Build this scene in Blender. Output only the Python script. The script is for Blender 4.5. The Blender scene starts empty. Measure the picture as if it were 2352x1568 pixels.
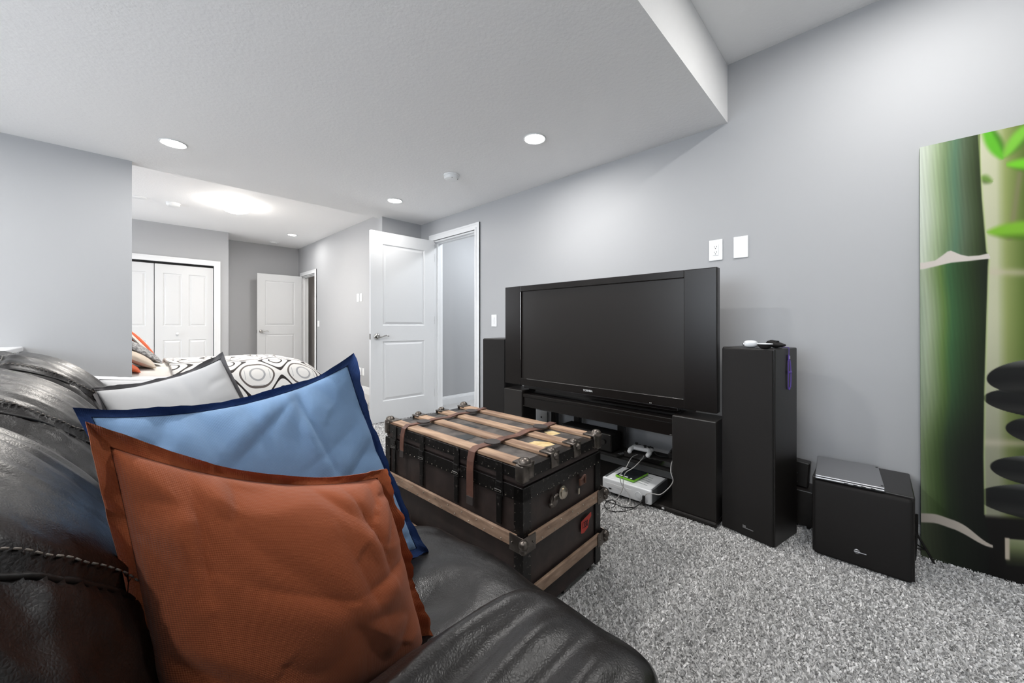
import bpy, bmesh, math, random
import numpy as np
from mathutils import Vector, Matrix, noise as mnoise

random.seed(7)
SC = bpy.context.scene
COL = SC.collection
R = math.radians

# ------------------------------------------------------------------ camera
CAM_H = 1.0429
cd = bpy.data.cameras.new('camera')
cam = bpy.data.objects.new('camera', cd)
COL.objects.link(cam)
cam.location = (0, 0, CAM_H)
cam.rotation_euler = (R(90), 0, R(-46.0766))
cd.sensor_width = 36.0
cd.lens = 866.74 / 2352 * 36
cd.shift_y = -36.98 / 2352
cd.clip_start = 0.02
SC.camera = cam

# ------------------------------------------------------------------ world, exposure
W = bpy.data.worlds.new('world')
SC.world = W
W.use_nodes = True
W.node_tree.nodes['Background'].inputs[0].default_value = (0.60, 0.74, 1.0, 1)
W.node_tree.nodes['Background'].inputs[1].default_value = 1.0
SC.view_settings.view_transform = 'Standard'
SC.view_settings.look = 'None'
SC.view_settings.exposure = 0.58
SC.view_settings.gamma = 1.0
SC.view_settings.use_curve_mapping = False
SC.cycles.max_bounces = 5
SC.cycles.diffuse_bounces = 4
SC.cycles.glossy_bounces = 3
SC.cycles.use_adaptive_sampling = True
SC.cycles.adaptive_threshold = 0.07
SC.cycles.caustics_reflective = False
SC.cycles.caustics_refractive = False

LAMP_W = 12.0          # each recessed lamp
DOME_W = 26.0
SIDE_W = 64.0
BED_W = 40.0
HALL_W = 22.0

def area(name, loc, rot, sx, sy, power, col, spread=180):
    L = bpy.data.lights.new(name, 'AREA'); L.shape = 'RECTANGLE'; L.size = sx; L.size_y = sy; L.energy = power; L.color = col; L.spread = R(spread)
    o = bpy.data.objects.new(name, L); COL.objects.link(o); o.location = loc; o.rotation_euler = rot
    return o
# daylight from an unseen, assumed window behind the sofa
area('unseen_window_daylight', (-3.10, 1.0, 1.62), (R(90), 0, R(-90)), 2.5, 1.15, SIDE_W, (.88, .94, 1.0))
# added ambient fill, as if from a bedroom window beyond the partition
area('bedroom_fill', (-2.40, 6.6, 1.55), (R(90), 0, R(-90)), 1.9, 1.3, BED_W, (.96, .98, 1.0))
# ceiling lamps of the hall and of the far room
area('hall_lamp', (3.5, 3.1, 2.55), (0, 0, 0), .3, .3, HALL_W, (.92, .96, 1.0))
area('far_room_lamp', (3.5, 8.0, 2.55), (0, 0, 0), .3, .3, 4.0, (1, .95, .9))

# ------------------------------------------------------------------ helpers
def lin(r, g, b):
    f = lambda c: (c / 12.92 if c <= 0.04045 else ((c + 0.055) / 1.055) ** 2.4)
    return (f(r / 255), f(g / 255), f(b / 255), 1)

MATS = {}
def mat(name, col, rough=0.5, metal=0.0, spec=0.5, coat=0.0, bump=None, var=None, sheen=0.0, emit=None, coatr=0.1, rvar=None):
    """col: sRGB 0..255; bump: list of (kind, scale, strength, dist); var: (scale, col2, lo, hi, stretch)"""
    m = bpy.data.materials.new(name)
    m.use_nodes = True
    nt = m.node_tree
    b = nt.nodes['Principled BSDF']
    b.inputs['Base Color'].default_value = lin(*col)
    b.inputs['Roughness'].default_value = rough
    b.inputs['Metallic'].default_value = metal
    b.inputs['Specular IOR Level'].default_value = spec
    b.inputs['Coat Weight'].default_value = coat
    b.inputs['Coat Roughness'].default_value = coatr
    if sheen:
        b.inputs['Sheen Weight'].default_value = sheen
    if emit:
        b.inputs['Emission Color'].default_value = (*emit[:3], 1)
        b.inputs['Emission Strength'].default_value = emit[3]
    tc = nt.nodes.new('ShaderNodeTexCoord')
    co = tc.outputs['Object']
    if var:
        mp = nt.nodes.new('ShaderNodeMapping')
        mp.inputs['Scale'].default_value = var[4] if len(var) > 4 else (1, 1, 1)
        nt.links.new(co, mp.inputs[0])
        n = nt.nodes.new('ShaderNodeTexNoise')
        n.inputs['Scale'].default_value = var[0]
        n.inputs['Detail'].default_value = 6
        nt.links.new(mp.outputs[0], n.inputs['Vector'])
        cr = nt.nodes.new('ShaderNodeValToRGB')
        cr.color_ramp.elements[0].position = var[2]
        cr.color_ramp.elements[1].position = var[3]
        cr.color_ramp.elements[0].color = lin(*col)
        cr.color_ramp.elements[1].color = lin(*var[1])
        nt.links.new(n.outputs[0], cr.inputs[0])
        nt.links.new(cr.outputs[0], b.inputs['Base Color'])
    if rvar:
        n = nt.nodes.new('ShaderNodeTexNoise')
        n.inputs['Scale'].default_value = rvar[0]
        n.inputs['Detail'].default_value = 5
        nt.links.new(co, n.inputs['Vector'])
        mr = nt.nodes.new('ShaderNodeMapRange')
        mr.inputs[1].default_value = 0.3; mr.inputs[2].default_value = 0.7
        mr.inputs[3].default_value = rvar[1]; mr.inputs[4].default_value = rvar[2]
        nt.links.new(n.outputs[0], mr.inputs[0])
        nt.links.new(mr.outputs[0], b.inputs['Roughness'])
    prev = None
    for (kind, scale, strength, dist) in (bump or []):
        if kind == 'noise':
            t = nt.nodes.new('ShaderNodeTexNoise'); t.inputs['Detail'].default_value = 4
            t.inputs['Scale'].default_value = scale; o = t.outputs[0]; src = co
        elif kind == 'voronoi':
            t = nt.nodes.new('ShaderNodeTexVoronoi'); t.feature = 'DISTANCE_TO_EDGE'
            t.inputs['Scale'].default_value = scale; o = t.outputs[0]; src = co
        elif kind in ('waveu', 'wavev'):
            t = nt.nodes.new('ShaderNodeTexWave'); t.bands_direction = 'X' if kind == 'waveu' else 'Y'
            t.inputs['Scale'].default_value = scale; o = t.outputs[0]; src = tc.outputs['UV']
        nt.links.new(src, t.inputs['Vector'])
        bp = nt.nodes.new('ShaderNodeBump')
        bp.inputs['Strength'].default_value = strength
        bp.inputs['Distance'].default_value = dist
        nt.links.new(o, bp.inputs['Height'])
        if prev is not None:
            nt.links.new(prev, bp.inputs['Normal'])
        prev = bp.outputs[0]
    if prev is not None:
        nt.links.new(prev, b.inputs['Normal'])
    MATS[name] = m
    return m

class MB:
    """collects faces; build() links ONE mesh object"""
    def __init__(s):
        s.v = []; s.f = []
    def add(s, vs, fs):
        o = len(s.v)
        s.v += [tuple(p) for p in vs]
        s.f += [tuple(i + o for i in q) for q in fs]
        return s
    def bm(s, b, M=None):
        b.verts.ensure_lookup_table()
        for i, v in enumerate(b.verts): v.index = i
        vs = [(M @ v.co if M else v.co) for v in b.verts]
        s.add(vs, [[v.index for v in f.verts] for f in b.faces])
        b.free()
        return s
    def box(s, a, b):
        x0, y0, z0 = a; x1, y1, z1 = b
        return s.add([(x0,y0,z0),(x1,y0,z0),(x1,y1,z0),(x0,y1,z0),(x0,y0,z1),(x1,y0,z1),(x1,y1,z1),(x0,y1,z1)],
                     [(0,3,2,1),(4,5,6,7),(0,1,5,4),(1,2,6,5),(2,3,7,6),(3,0,4,7)])
    def rbox(s, a, b, r, seg=2, M=None):
        bm = bmesh.new()
        bmesh.ops.create_cube(bm, size=1)
        a = Vector(a); b = Vector(b); c = (a + b) / 2; d = b - a
        for v in bm.verts:
            v.co = Vector((v.co.x * d.x, v.co.y * d.y, v.co.z * d.z)) + c
        r = min(r, 0.49 * min(abs(d.x), abs(d.y), abs(d.z)))
        bmesh.ops.bevel(bm, geom=list(bm.edges), offset=r, segments=seg, profile=0.5, affect='EDGES')
        return s.bm(bm, M)
    def cyl(s, p0, p1, r0, r1=None, n=16, caps=True):
        r1 = r0 if r1 is None else r1
        p0 = Vector(p0); p1 = Vector(p1); d = (p1 - p0).normalized()
        u = d.orthogonal().normalized(); w = d.cross(u)
        vs = []
        for p, r in ((p0, r0), (p1, r1)):
            for i in range(n):
                a = 2 * math.pi * i / n
                vs.append(p + u * math.cos(a) * r + w * math.sin(a) * r)
        fs = [(i, (i + 1) % n, n + (i + 1) % n, n + i) for i in range(n)]
        if caps:
            fs += [tuple(range(n - 1, -1, -1)), tuple(range(n, 2 * n))]
        return s.add(vs, fs)
    def lathe(s, prof, c=(0, 0, 0), axis='z', n=24, M=None):
        """prof: list of (r, h)"""
        vs = []; fs = []
        for (r, h) in prof:
            for i in range(n):
                a = 2 * math.pi * i / n
                p = (r * math.cos(a), r * math.sin(a), h)
                if axis == 'x': p = (p[2], p[0], p[1])
                if axis == 'y': p = (p[0], p[2], p[1])
                p = Vector(p)
                if M: p = M @ p
                vs.append(Vector(c) + p)
        for j in range(len(prof) - 1):
            for i in range(n):
                k = (i + 1) % n
                fs.append((j * n + i, j * n + k, (j + 1) * n + k, (j + 1) * n + i))
        fs.append(tuple(range(n - 1, -1, -1))); fs.append(tuple((len(prof) - 1) * n + i for i in range(n)))
        return s.add(vs, fs)
    def ball(s, c, r, n=10, sc=(1, 1, 1)):
        prof = [(max(1e-4, r * math.sin(math.pi * k / 8)), -r * math.cos(math.pi * k / 8)) for k in range(9)]
        return s.lathe(prof, c, n=n, M=Matrix.Diagonal(sc))
    def tube(s, pts, r, n=8, smooth=6, closed=False):
        P = [Vector(p) for p in pts]
        if smooth and len(P) > 2:
            Q = []
            m = len(P)
            for i in range(m - 1):
                p0 = P[max(i - 1, 0)]; p1 = P[i]; p2 = P[i + 1]; p3 = P[min(i + 2, m - 1)]
                for k in range(smooth):
                    t = k / smooth
                    Q.append(0.5 * ((2 * p1) + (p2 - p0) * t + (2 * p0 - 5 * p1 + 4 * p2 - p3) * t * t + (3 * p1 - p0 - 3 * p2 + p3) * t ** 3))
            Q.append(P[-1]); P = Q
        vs = []; fs = []
        u = None
        for i, p in enumerate(P):
            d = (P[min(i + 1, len(P) - 1)] - P[max(i - 1, 0)])
            if d.length < 1e-9: d = Vector((0, 0, 1))
            d.normalize()
            u = d.orthogonal().normalized() if u is None else (u - d * u.dot(d)).normalized()
            w = d.cross(u)
            for k in range(n):
                a = 2 * math.pi * k / n
                vs.append(p + (u * math.cos(a) + w * math.sin(a)) * r)
        for i in range(len(P) - 1):
            for k in range(n):
                fs.append((i * n + k, i * n + (k + 1) % n, (i + 1) * n + (k + 1) % n, (i + 1) * n + k))
        fs.append(tuple(range(n - 1, -1, -1))); fs.append(tuple((len(P) - 1) * n + k for k in range(n)))
        return s.add(vs, fs)
    def ribbon(s, pts, width, thick, axis=(0, 1, 0)):
        """flat strap following pts; width along axis"""
        P = [Vector(p) for p in pts]; A = Vector(axis).normalized()
        vs = []; fs = []
        for i, p in enumerate(P):
            d = (P[min(i + 1, len(P) - 1)] - P[max(i - 1, 0)]).normalized()
            nn = A.cross(d).normalized()
            for (a, b) in ((-1, -1), (1, -1), (1, 1), (-1, 1)):
                vs.append(p + A * a * width / 2 + nn * b * thick / 2)
        for i in range(len(P) - 1):
            for k in range(4):
                fs.append((i*4+k, i*4+(k+1) % 4, (i+1)*4+(k+1) % 4, (i+1)*4+k))
        fs.append((3, 2, 1, 0)); e = (len(P) - 1) * 4; fs.append((e, e+1, e+2, e+3))
        return s.add(vs, fs)
    def grid(s, fn, nu, nv, wrapu=False):
        o = len(s.v)
        for i in range(nu + (0 if wrapu else 1)):
            for j in range(nv + 1):
                s.v.append(tuple(fn(i / nu, j / nv)))
        for i in range(nu):
            i2 = (i + 1) % nu if wrapu else i + 1
            for j in range(nv):
                s.f.append((o + i*(nv+1)+j, o + i2*(nv+1)+j, o + i2*(nv+1)+j+1, o + i*(nv+1)+j+1))
        return s
    def build(s, name, m, parent=None, smooth=False, fix=True, auto=None, uv=None):
        me = bpy.data.meshes.new(name)
        me.from_pydata(s.v, [], s.f)
        if fix:
            b = bmesh.new(); b.from_mesh(me)
            bmesh.ops.recalc_face_normals(b, faces=b.faces)
            b.to_mesh(me); b.free()
        me.materials.append(MATS[m] if isinstance(m, str) else m)
        if smooth:
            me.polygons.foreach_set('use_smooth', [True] * len(me.polygons))
            if auto:
                me.set_sharp_from_angle(angle=R(auto))
        if uv is not None:
            ul = me.uv_layers.new(name='UVMap')
            li = np.zeros(len(me.loops), dtype=np.int32); me.loops.foreach_get('vertex_index', li)
            ul.data.foreach_set('uv', np.asarray(uv, dtype=np.float32)[li].ravel())
        me.update()
        o = bpy.data.objects.new(name, me)
        COL.objects.link(o)
        if parent: o.parent = parent
        return o

def tag(o, label=None, cat=None, group=None, kind=None):
    if label: o['label'] = label
    if cat: o['category'] = cat
    if group: o['group'] = group
    if kind: o['kind'] = kind
    return o
def empty(name, loc=(0, 0, 0), rz=0.0, label=None, cat=None, group=None, kind=None):
    o = bpy.data.objects.new(name, None)
    COL.objects.link(o)
    o.empty_display_size = 0.05
    o.location = loc; o.rotation_euler = (0, 0, rz)
    return tag(o, label, cat, group, kind)
def struct(o, label):
    return tag(o, label, None, None, 'structure')
def text_mesh(name, body, size, M, m, parent=None, depth=0.0006, bold=0.0, align='CENTER'):
    c = bpy.data.curves.new(name, 'FONT')
    c.body = body; c.size = size; c.extrude = depth; c.align_x = align; c.align_y = 'CENTER'; c.offset = bold
    t = bpy.data.objects.new(name, c); COL.objects.link(t)
    bpy.context.view_layer.update()
    me = bpy.data.meshes.new_from_object(t.evaluated_get(bpy.context.evaluated_depsgraph_get()))
    bpy.data.objects.remove(t); bpy.data.curves.remove(c)
    me.transform(M); me.materials.clear(); me.materials.append(MATS[m])
    o = bpy.data.objects.new(name, me); COL.objects.link(o)
    if parent: o.parent = parent
    return o
def nz(x, y=0.0, z=0.0): return mnoise.noise(Vector((x, y, z)))
def sst(a, b, x):
    t = min(1, max(0, (x - a) / (b - a))); return t * t * (3 - 2 * t)
def lerp(a, b, t): return a + (b - a) * t

# ------------------------------------------------------------------ materials
mat('wall', (178, 179, 181), 0.62, spec=0.35)
mat('wall_shade', (203, 204, 207), 0.6, spec=0.35)
mat('ceiling', (244, 244, 244), 0.75, spec=0.3, bump=[('noise', 60, 0.38, 0.004)])
mat('trim', (234, 235, 236), 0.35, spec=0.5)
mat('door', (220, 221, 222), 0.38, spec=0.5)
mat('plate', (240, 241, 241), 0.3, spec=0.5)
mat('slot', (22, 22, 22), 0.5)
mat('lampglow', (255, 255, 255), 0.4, emit=(1.0, 0.97, 0.92, 14.0))
MATS['lampglow'].cycles.emission_sampling = 'NONE'
mat('domeglow', (255, 255, 255), 0.4, emit=(1.0, 0.95, 0.88, 34.0))
mat('chrome', (190, 188, 184), 0.16, metal=1.0)
mat('nickel', (120, 116, 112), 0.22, metal=1.0)
mat('hinge', (90, 88, 86), 0.35, metal=1.0)
mat('carpet', (180, 179, 178), 0.95, spec=0.1, var=(230, (222, 221, 220), 0.38, 0.62), bump=[('noise', 180, 0.8, 0.01), ('noise', 40, 0.4, 0.01)])
mat('leather', (20, 17, 16), 0.34, spec=0.45, rvar=(9, 0.29, 0.40),
    bump=[('voronoi', 260, 0.16, 0.002), ('noise', 24, 0.22, 0.010)])
mat('leather_seam', (14, 12, 11), 0.45)
mat('stitch', (120, 112, 104), 0.6)
mat('tv_black', (20, 16, 14), 0.30, spec=0.32)
mat('tv_gloss', (14, 12, 12), 0.10, spec=0.5)
mat('screen', (34, 31, 29), 0.30, spec=0.35)
mat('black_wood', (30, 27, 25), 0.38, spec=0.5, bump=[('noise', 220, 0.04, 0.001)])
mat('black_matte', (28, 26, 25), 0.75, spec=0.3)
mat('grille', (30, 28, 27), 0.7, spec=0.3, bump=[('noise', 900, 0.2, 0.001)])
mat('gap_dark', (10, 10, 10), 0.8)
mat('silver', (168, 168, 170), 0.32, metal=0.85)
mat('logo', (225, 225, 225), 0.35)
mat('console_white', (228, 230, 232), 0.35)
mat('console_side', (92, 94, 96), 0.5)
mat('green_case', (120, 190, 40), 0.25)
mat('case_print', (26, 30, 34), 0.25, var=(45, (60, 70, 82), 0.55, 0.8))
mat('cable_black', (18, 17, 17), 0.45)
mat('cable_grey', (176, 174, 172), 0.45)
mat('purple', (98, 74, 160), 0.6)
mat('trunk_skin', (48, 40, 38), 0.5, spec=0.45, var=(14, (66, 54, 50), 0.45, 0.8), bump=[('noise', 90, 0.15, 0.002)])
mat('trunk_top', (92, 86, 82), 0.6, var=(16, (60, 56, 54), 0.42, 0.62), bump=[('noise', 60, 0.25, 0.003)])
mat('trunk_metal', (26, 24, 23), 0.38, metal=0.3, spec=0.5, var=(70, (110, 104, 100), 0.62, 0.75), bump=[('noise', 90, 0.3, 0.002)])
mat('cast_iron', (104, 97, 91), 0.34, metal=0.85, var=(60, (130, 122, 114), 0.5, 0.75), bump=[('noise', 70, 0.35, 0.003)])
mat('slat_wood', (134, 106, 86), 0.55, var=(7, (194, 162, 134), 0.35, 0.68, (6, 0.6, 6)), bump=[('noise', 120, 0.15, 0.002)])
mat('slat_wood_side', (134, 108, 90), 0.55, var=(7, (176, 148, 126), 0.35, 0.7, (2, 2, 9)), bump=[('noise', 120, 0.15, 0.002)])
mat('strap', (92, 62, 52), 0.55, var=(20, (120, 82, 66), 0.45, 0.7), bump=[('noise', 150, 0.2, 0.002)])
mat('strap_dark', (62, 56, 54), 0.55, bump=[('noise', 150, 0.2, 0.002)])
mat('brass', (190, 180, 165), 0.3, metal=0.9)
mat('paper_yellow', (206, 176, 120), 0.7, var=(30, (226, 206, 160), 0.4, 0.7))
mat('paper_dark', (46, 50, 52), 0.6)
mat('sticker_red', (186, 58, 46), 0.6, var=(30, (150, 44, 40), 0.5, 0.8))
mat('ink', (40, 26, 34), 0.6)
WEAVE = [('waveu', 150, 0.28, 0.0010), ('wavev', 150, 0.28, 0.0010), ('noise', 14, 0.2, 0.006)]
mat('orange', (156, 83, 50), 0.85, spec=0.2, sheen=0.15, bump=WEAVE)
mat('orange_flange', (168, 92, 56), 0.85, spec=0.2, sheen=0.15, bump=WEAVE)
mat('blue', (120, 152, 189), 0.85, spec=0.2, sheen=0.15, bump=WEAVE)
mat('blue_flange', (44, 66, 112), 0.85, spec=0.2, bump=WEAVE)
mat('grey_fab', (172, 172, 173), 0.85, spec=0.2, bump=[('noise', 20, 0.15, 0.006)])
mat('grey_flange', (98, 96, 97), 0.85, spec=0.2)
mat('edge_white', (226, 226, 228), 0.8)
mat('lt_fab', (190, 190, 191), 0.85)
mat('sheet', (232, 228, 222), 0.8, bump=[('noise', 14, 0.3, 0.02)])
mat('stripe_orange', (196, 84, 40), 0.8)
mat('stripe_brown', (110, 62, 42), 0.8)
mat('beige', (206, 192, 176), 0.8)
mat('fur_grey', (112, 112, 114), 0.9, var=(40, (190, 190, 190), 0.4, 0.65), bump=[('noise', 90, 0.8, 0.01)])
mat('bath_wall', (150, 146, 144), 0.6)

# duvet pattern: interlocking ogee trellis printed on white cotton
def duvet_material():
    m = mat('duvet', (238, 236, 233), 0.8, bump=[('noise', 9, 0.35, 0.03)])
    nt = m.node_tree; b = nt.nodes['Principled BSDF']
    tc = nt.nodes.new('ShaderNodeTexCoord')
    sp = nt.nodes.new('ShaderNodeSeparateXYZ'); nt.links.new(tc.outputs['UV'], sp.inputs[0])
    def M(op, a, c=None, d=None):
        n = nt.nodes.new('ShaderNodeMath'); n.operation = op
        for i, q in enumerate((a, c, d)):
            if q is None: continue
            if isinstance(q, (int, float)): n.inputs[i].default_value = q
            else: nt.links.new(q, n.inputs[i])
        return n.outputs[0]
    k = 2 * math.pi / 0.44
    X = M('MULTIPLY', sp.outputs[0], k); Y = M('MULTIPLY', sp.outputs[1], k * 0.82)
    cx, cy = M('COSINE', X), M('COSINE', Y)
    S = M('ADD', cx, cy)
    c2 = M('MULTIPLY', M('COSINE', M('MULTIPLY', X, 2)), 0.22)
    S2 = M('ADD', S, c2)
    cyl = lambda v, c, w: M('LESS_THAN', M('ABSOLUTE', M('SUBTRACT', v, c)), w)
    dark = M('MAXIMUM', cyl(S2, 0.45, 0.17), cyl(S2, 1.62, 0.13))
    brown = cyl(S2, -0.55, 0.15)
    grey = M('MAXIMUM', cyl(S, -1.60, 0.10), M('LESS_THAN', M('ABSOLUTE', M('ADD', M('MULTIPLY', cx, cy), 0.0)), 0.03))
    grey = M('MULTIPLY', grey, M('LESS_THAN', S, -0.75))
    mx = None
    prev = None
    for mask, c in ((grey, (176, 176, 178)), (brown, (96, 88, 84)), (dark, (34, 28, 27))):
        n = nt.nodes.new('ShaderNodeMix'); n.data_type = 'RGBA'
        nt.links.new(mask, n.inputs['Factor'])
        if prev is None: n.inputs['A'].default_value = lin(238, 236, 233)
        else: nt.links.new(prev, n.inputs['A'])
        n.inputs['B'].default_value = lin(*c)
        prev = n.outputs['Result']
    nt.links.new(prev, b.inputs['Base Color'])
duvet_material()

def art_material():
    m = mat('art', (100, 120, 80), 0.7, spec=0.2)
    nt = m.node_tree
    a = nt.nodes.new('ShaderNodeVertexColor'); a.layer_name = 'print'
    nt.links.new(a.outputs[0], nt.nodes['Principled BSDF'].inputs['Base Color'])
art_material()

# ------------------------------------------------------------------ room shell
WX = 2.60          # right wall plane
ZL, ZH = 2.291, 2.648
YS = 0.657         # bulkhead front
YP = 4.075         # partition front
YP2 = 4.172
XL = 0.062         # end of left partition
XST = 2.084        # end of right stub
YC, XC = 8.06, 1.30
YB = 8.73
XBL = -2.3         # bedroom far left
XW, YW = -3.0, -3.6

o = MB().box((XW - .12, YW - .12, -.06), (4.4, YB + .12, 0)).build('floor', 'carpet'); struct(o, 'speckled grey cut-pile carpet floor')

m = MB()
T = .12
D1 = (3.035, 3.81)     # doorway 1 in right wall
D2 = (7.74, 8.525)     # doorway 2
DH = 2.05
m.box((WX, YW, 0), (WX + T, D1[0], ZH)).box((WX, D1[0], DH), (WX + T, D1[1], ZH)).box((WX, D1[1], 0), (WX + T, D2[0], ZH))
m.box((WX, D2[0], DH), (WX + T, D2[1], ZH)).box((WX, D2[1], 0), (WX + T, YB, ZH))
struct(m.build('wall_right', 'wall'), 'long light grey wall behind the television')
struct(MB().box((XBL, YP, 0), (XL, YP2, ZL)).build('wall_left', 'wall'), 'light grey partition wall at the left, ending at the bedroom opening')
struct(MB().box((XST, YP, 0), (WX, YP2, ZL)).build('wall_stub', 'wall'), 'short grey wall return behind the nearer open door')
struct(MB().box((XBL, YC, 0), (-.62, YC + .1, ZH)).box((-.62, YC, 2.045), (1.10, YC + .1, ZH)).box((1.10, YC, 0), (XC, YC + .1, ZH)).box((XC - .1, YC + .1, 0), (XC, YB, ZH)).build('wall_closet', 'wall'), 'bedroom wall around the white closet doors')
struct(MB().box((XBL, YB, 0), (WX + T, YB + .12, ZH)).build('wall_back', 'wall'), 'shaded grey wall at the back of the bedroom')
struct(MB().box((XBL - .12, YP2, 0), (XBL, 5.6, ZH)).box((XBL - .12, 7.6, 0), (XBL, YB + .12, ZH)).box((XBL - .12, 5.6, 0), (XBL, 7.6, .85)).box((XBL - .12, 5.6, 2.25), (XBL, 7.6, ZH)).build('wall_bedroom', 'wall'), 'bedroom side wall with an added window opening')
w2 = empty('fill_window', (XBL, 6.6, .85)); struct(w2, 'added white framed bedroom window, unseen behind the partition')  # unseen opening added to go with the bedroom fill light
for (a, b) in (((-.1, -1, 0), (-.02, -.95, 1.4)), ((-.1, .95, 0), (-.02, 1, 1.4)), ((-.1, -1, 0), (-.02, 1, .05)), ((-.1, -1, 1.35), (-.02, 1, 1.4)), ((-.1, -.03, .05), (-.02, .03, 1.35))):
    MB().box(a, b).build('window_frame', 'trim', w2)
sa, sb_, sz0_, sz1_ = -.3, 2.3, 1.0, 2.22
struct(MB().box((XW - .12, YW, 0), (XW, sa, ZH)).box((XW - .12, sb_, 0), (XW, YP2, ZH)).box((XW - .12, sa, 0), (XW, sb_, sz0_)).box((XW - .12, sa, sz1_), (XW, sb_, ZH)).build('wall_side', 'wall'), 'side wall with an assumed window behind the sofa')
w2 = empty('window_1', (XW, (sa + sb_) / 2, sz0_)); struct(w2, 'unseen white framed window assumed in the side wall behind the sofa')
hw, hh = (sb_ - sa) / 2, sz1_ - sz0_
for (a, b) in (((-.1, -hw, 0), (-.02, -hw + .05, hh)), ((-.1, hw - .05, 0), (-.02, hw, hh)), ((-.1, -hw, 0), (-.02, hw, .05)), ((-.1, -hw, hh - .05), (-.02, hw, hh)), ((-.1, -.03, .05), (-.02, .03, hh - .05))):
    MB().box(a, b).build('window_frame', 'trim', w2)
struct(MB().box((XW, YP, 0), (XBL, YP2, ZL)).build('wall_left_end', 'wall'), 'end of the left partition wall')
struct(MB().box((XW - .12, YW - .12, 0), (WX + T, YW, ZH)).build('wall_front', 'wall'), 'wall behind the photographer')

# ceilings: full height and the dropped bulkhead
struct(MB().box((XW - .12, YW - .12, ZH), (4.4, YB + .12, ZH + .1)).build('ceiling', 'ceiling'), 'white textured upper ceiling')
struct(MB().box((XW, YS, ZL), (WX, YP2, ZH - .002)).build('ceiling_bulkhead', 'ceiling'), 'dropped white ceiling over the sofa and television')

# hall behind doorway 1, bath behind doorway 2
hx = WX + T
struct(MB().box((hx, YP, 0), (4.3, YP2, ZH)).build('wall_hall', 'wall'), 'pale wall seen through the nearer doorway')
struct(MB().box((4.2, 2.2, 0), (4.3, YP, ZH)).box((hx, 2.1, 0), (4.3, 2.2, ZH)).build('wall_hall_end', 'wall'), 'end walls of the small hall')
struct(MB().box((4.2, 7.2, 0), (4.3, YB, ZH)).box((hx, 7.1, 0), (4.3, 7.2, ZH)).box((hx, YB, 0), (4.3, YB + .12, ZH)).build('wall_bath', 'bath_wall'), 'dim walls of the room beyond the far door')

# ---- baseboards (profiled)
def baseboard(name, p0, p1, nrm, label):
    """p0->p1 along the wall foot, nrm = direction into the room"""
    prof = [(0, 0), (.014, 0), (.014, .075), (.011, .082), (.011, .090), (.006, .098), (.006, .106), (0, .11)]
    p0 = Vector((*p0, 0)); p1 = Vector((*p1, 0)); n = Vector((*nrm, 0))
    vs = []; k = len(prof)
    for p in (p0, p1):
        for (d, h) in prof: vs.append(p + n * (d + .0005) + Vector((0, 0, h)))
    fs = [(i, (i + 1) % k, k + (i + 1) % k, k + i) for i in range(k)] + [tuple(range(k)), tuple(range(2*k-1, k-1, -1))]
    return struct(MB().add(vs, fs).build(name, 'trim'), label)
baseboard('baseboard_right', (WX, YW), (WX, D1[0] - .075), (-1, 0), 'white baseboard along the television wall')
baseboard('baseboard_bedroom', (WX, YP2), (WX, D2[0] - .075), (-1, 0), 'white baseboard along the right bedroom wall')
baseboard('baseboard_left', (XBL, YP), (XL, YP), (0, -1), 'white baseboard of the left partition')
baseboard('baseboard_hall', (hx, YP), (4.2, YP), (0, -1), 'white baseboard seen through the nearer doorway')
baseboard('baseboard_back', (XC, YB), (WX, YB), (0, -1), 'white baseboard of the back bedroom wall')

# ---- door casings
def casing_side(m, x, y0, y1, sgn, zt):
    """stepped casing around an opening in a wall plane X = x, facing -X"""
    for (a, b, t) in ((0, .07, .012), (.0, .022, .018), (.05, .07, .016)):
        m.box((x - t, y0 - b, 0), (x - .0004, y0 - a, zt + b)); m.box((x - t, y1 + a, 0), (x - .0004, y1 + b, zt + b))
        m.box((x - t, y0 - a, zt + a), (x - .0004, y1 + a, zt + b))
def jamb(m, x0, x1, y0, y1, zt):
    m.box((x0, y0 + .0005, 0), (x1, y0 + .018, zt)); m.box((x0, y1 - .018, 0), (x1, y1 - .0005, zt)); m.box((x0, y0 + .018, zt - .018), (x1, y1 - .018, zt - .0005))
    m.box((x0 + .045, y0 + .018, 0), (x0 + .06, y0 + .03, zt - .018)); m.box((x0 + .045, y1 - .03, 0), (x0 + .06, y1 - .018, zt - .018)); m.box((x0 + .045, y0 + .03, zt - .03), (x0 + .06, y1 - .03, zt - .018))
m = MB(); casing_side(m, WX, D1[0], D1[1], 1, DH); jamb(m, WX + .0005, WX + T, D1[0], D1[1], DH)
struct(m.build('trim_1', 'trim'), 'white casing of the nearer doorway')
m = MB(); casing_side(m, WX, D2[0], D2[1], 1, DH); jamb(m, WX + .0005, WX + T, D2[0], D2[1], DH)
struct(m.build('trim_2', 'trim'), 'white casing of the far doorway')
# closet casing (facing -Y)
m = MB()
for (a, b, t) in ((0, .085, .012), (.0, .022, .018), (.06, .085, .018)):
    m.box((1.10 + a, YC - t, 0), (1.10 + b, YC - .0004, 2.045 + b)); m.box((-.62 - b, YC - t, 0), (-.62 - a, YC - .0004, 2.045 + b)); m.box((-.62, YC - t, 2.045 + a), (1.10, YC - .0004, 2.045 + b))
struct(m.build('trim_3', 'trim'), 'white casing around the closet')
# header lip of the bulkhead over the bedroom opening
struct(MB().box((-.619, YC + .03, 2.012), (1.099, YC + .06, 2.03)).build('trim_4', 'gap_dark'), 'dark sliding track above the closet doors')

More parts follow.
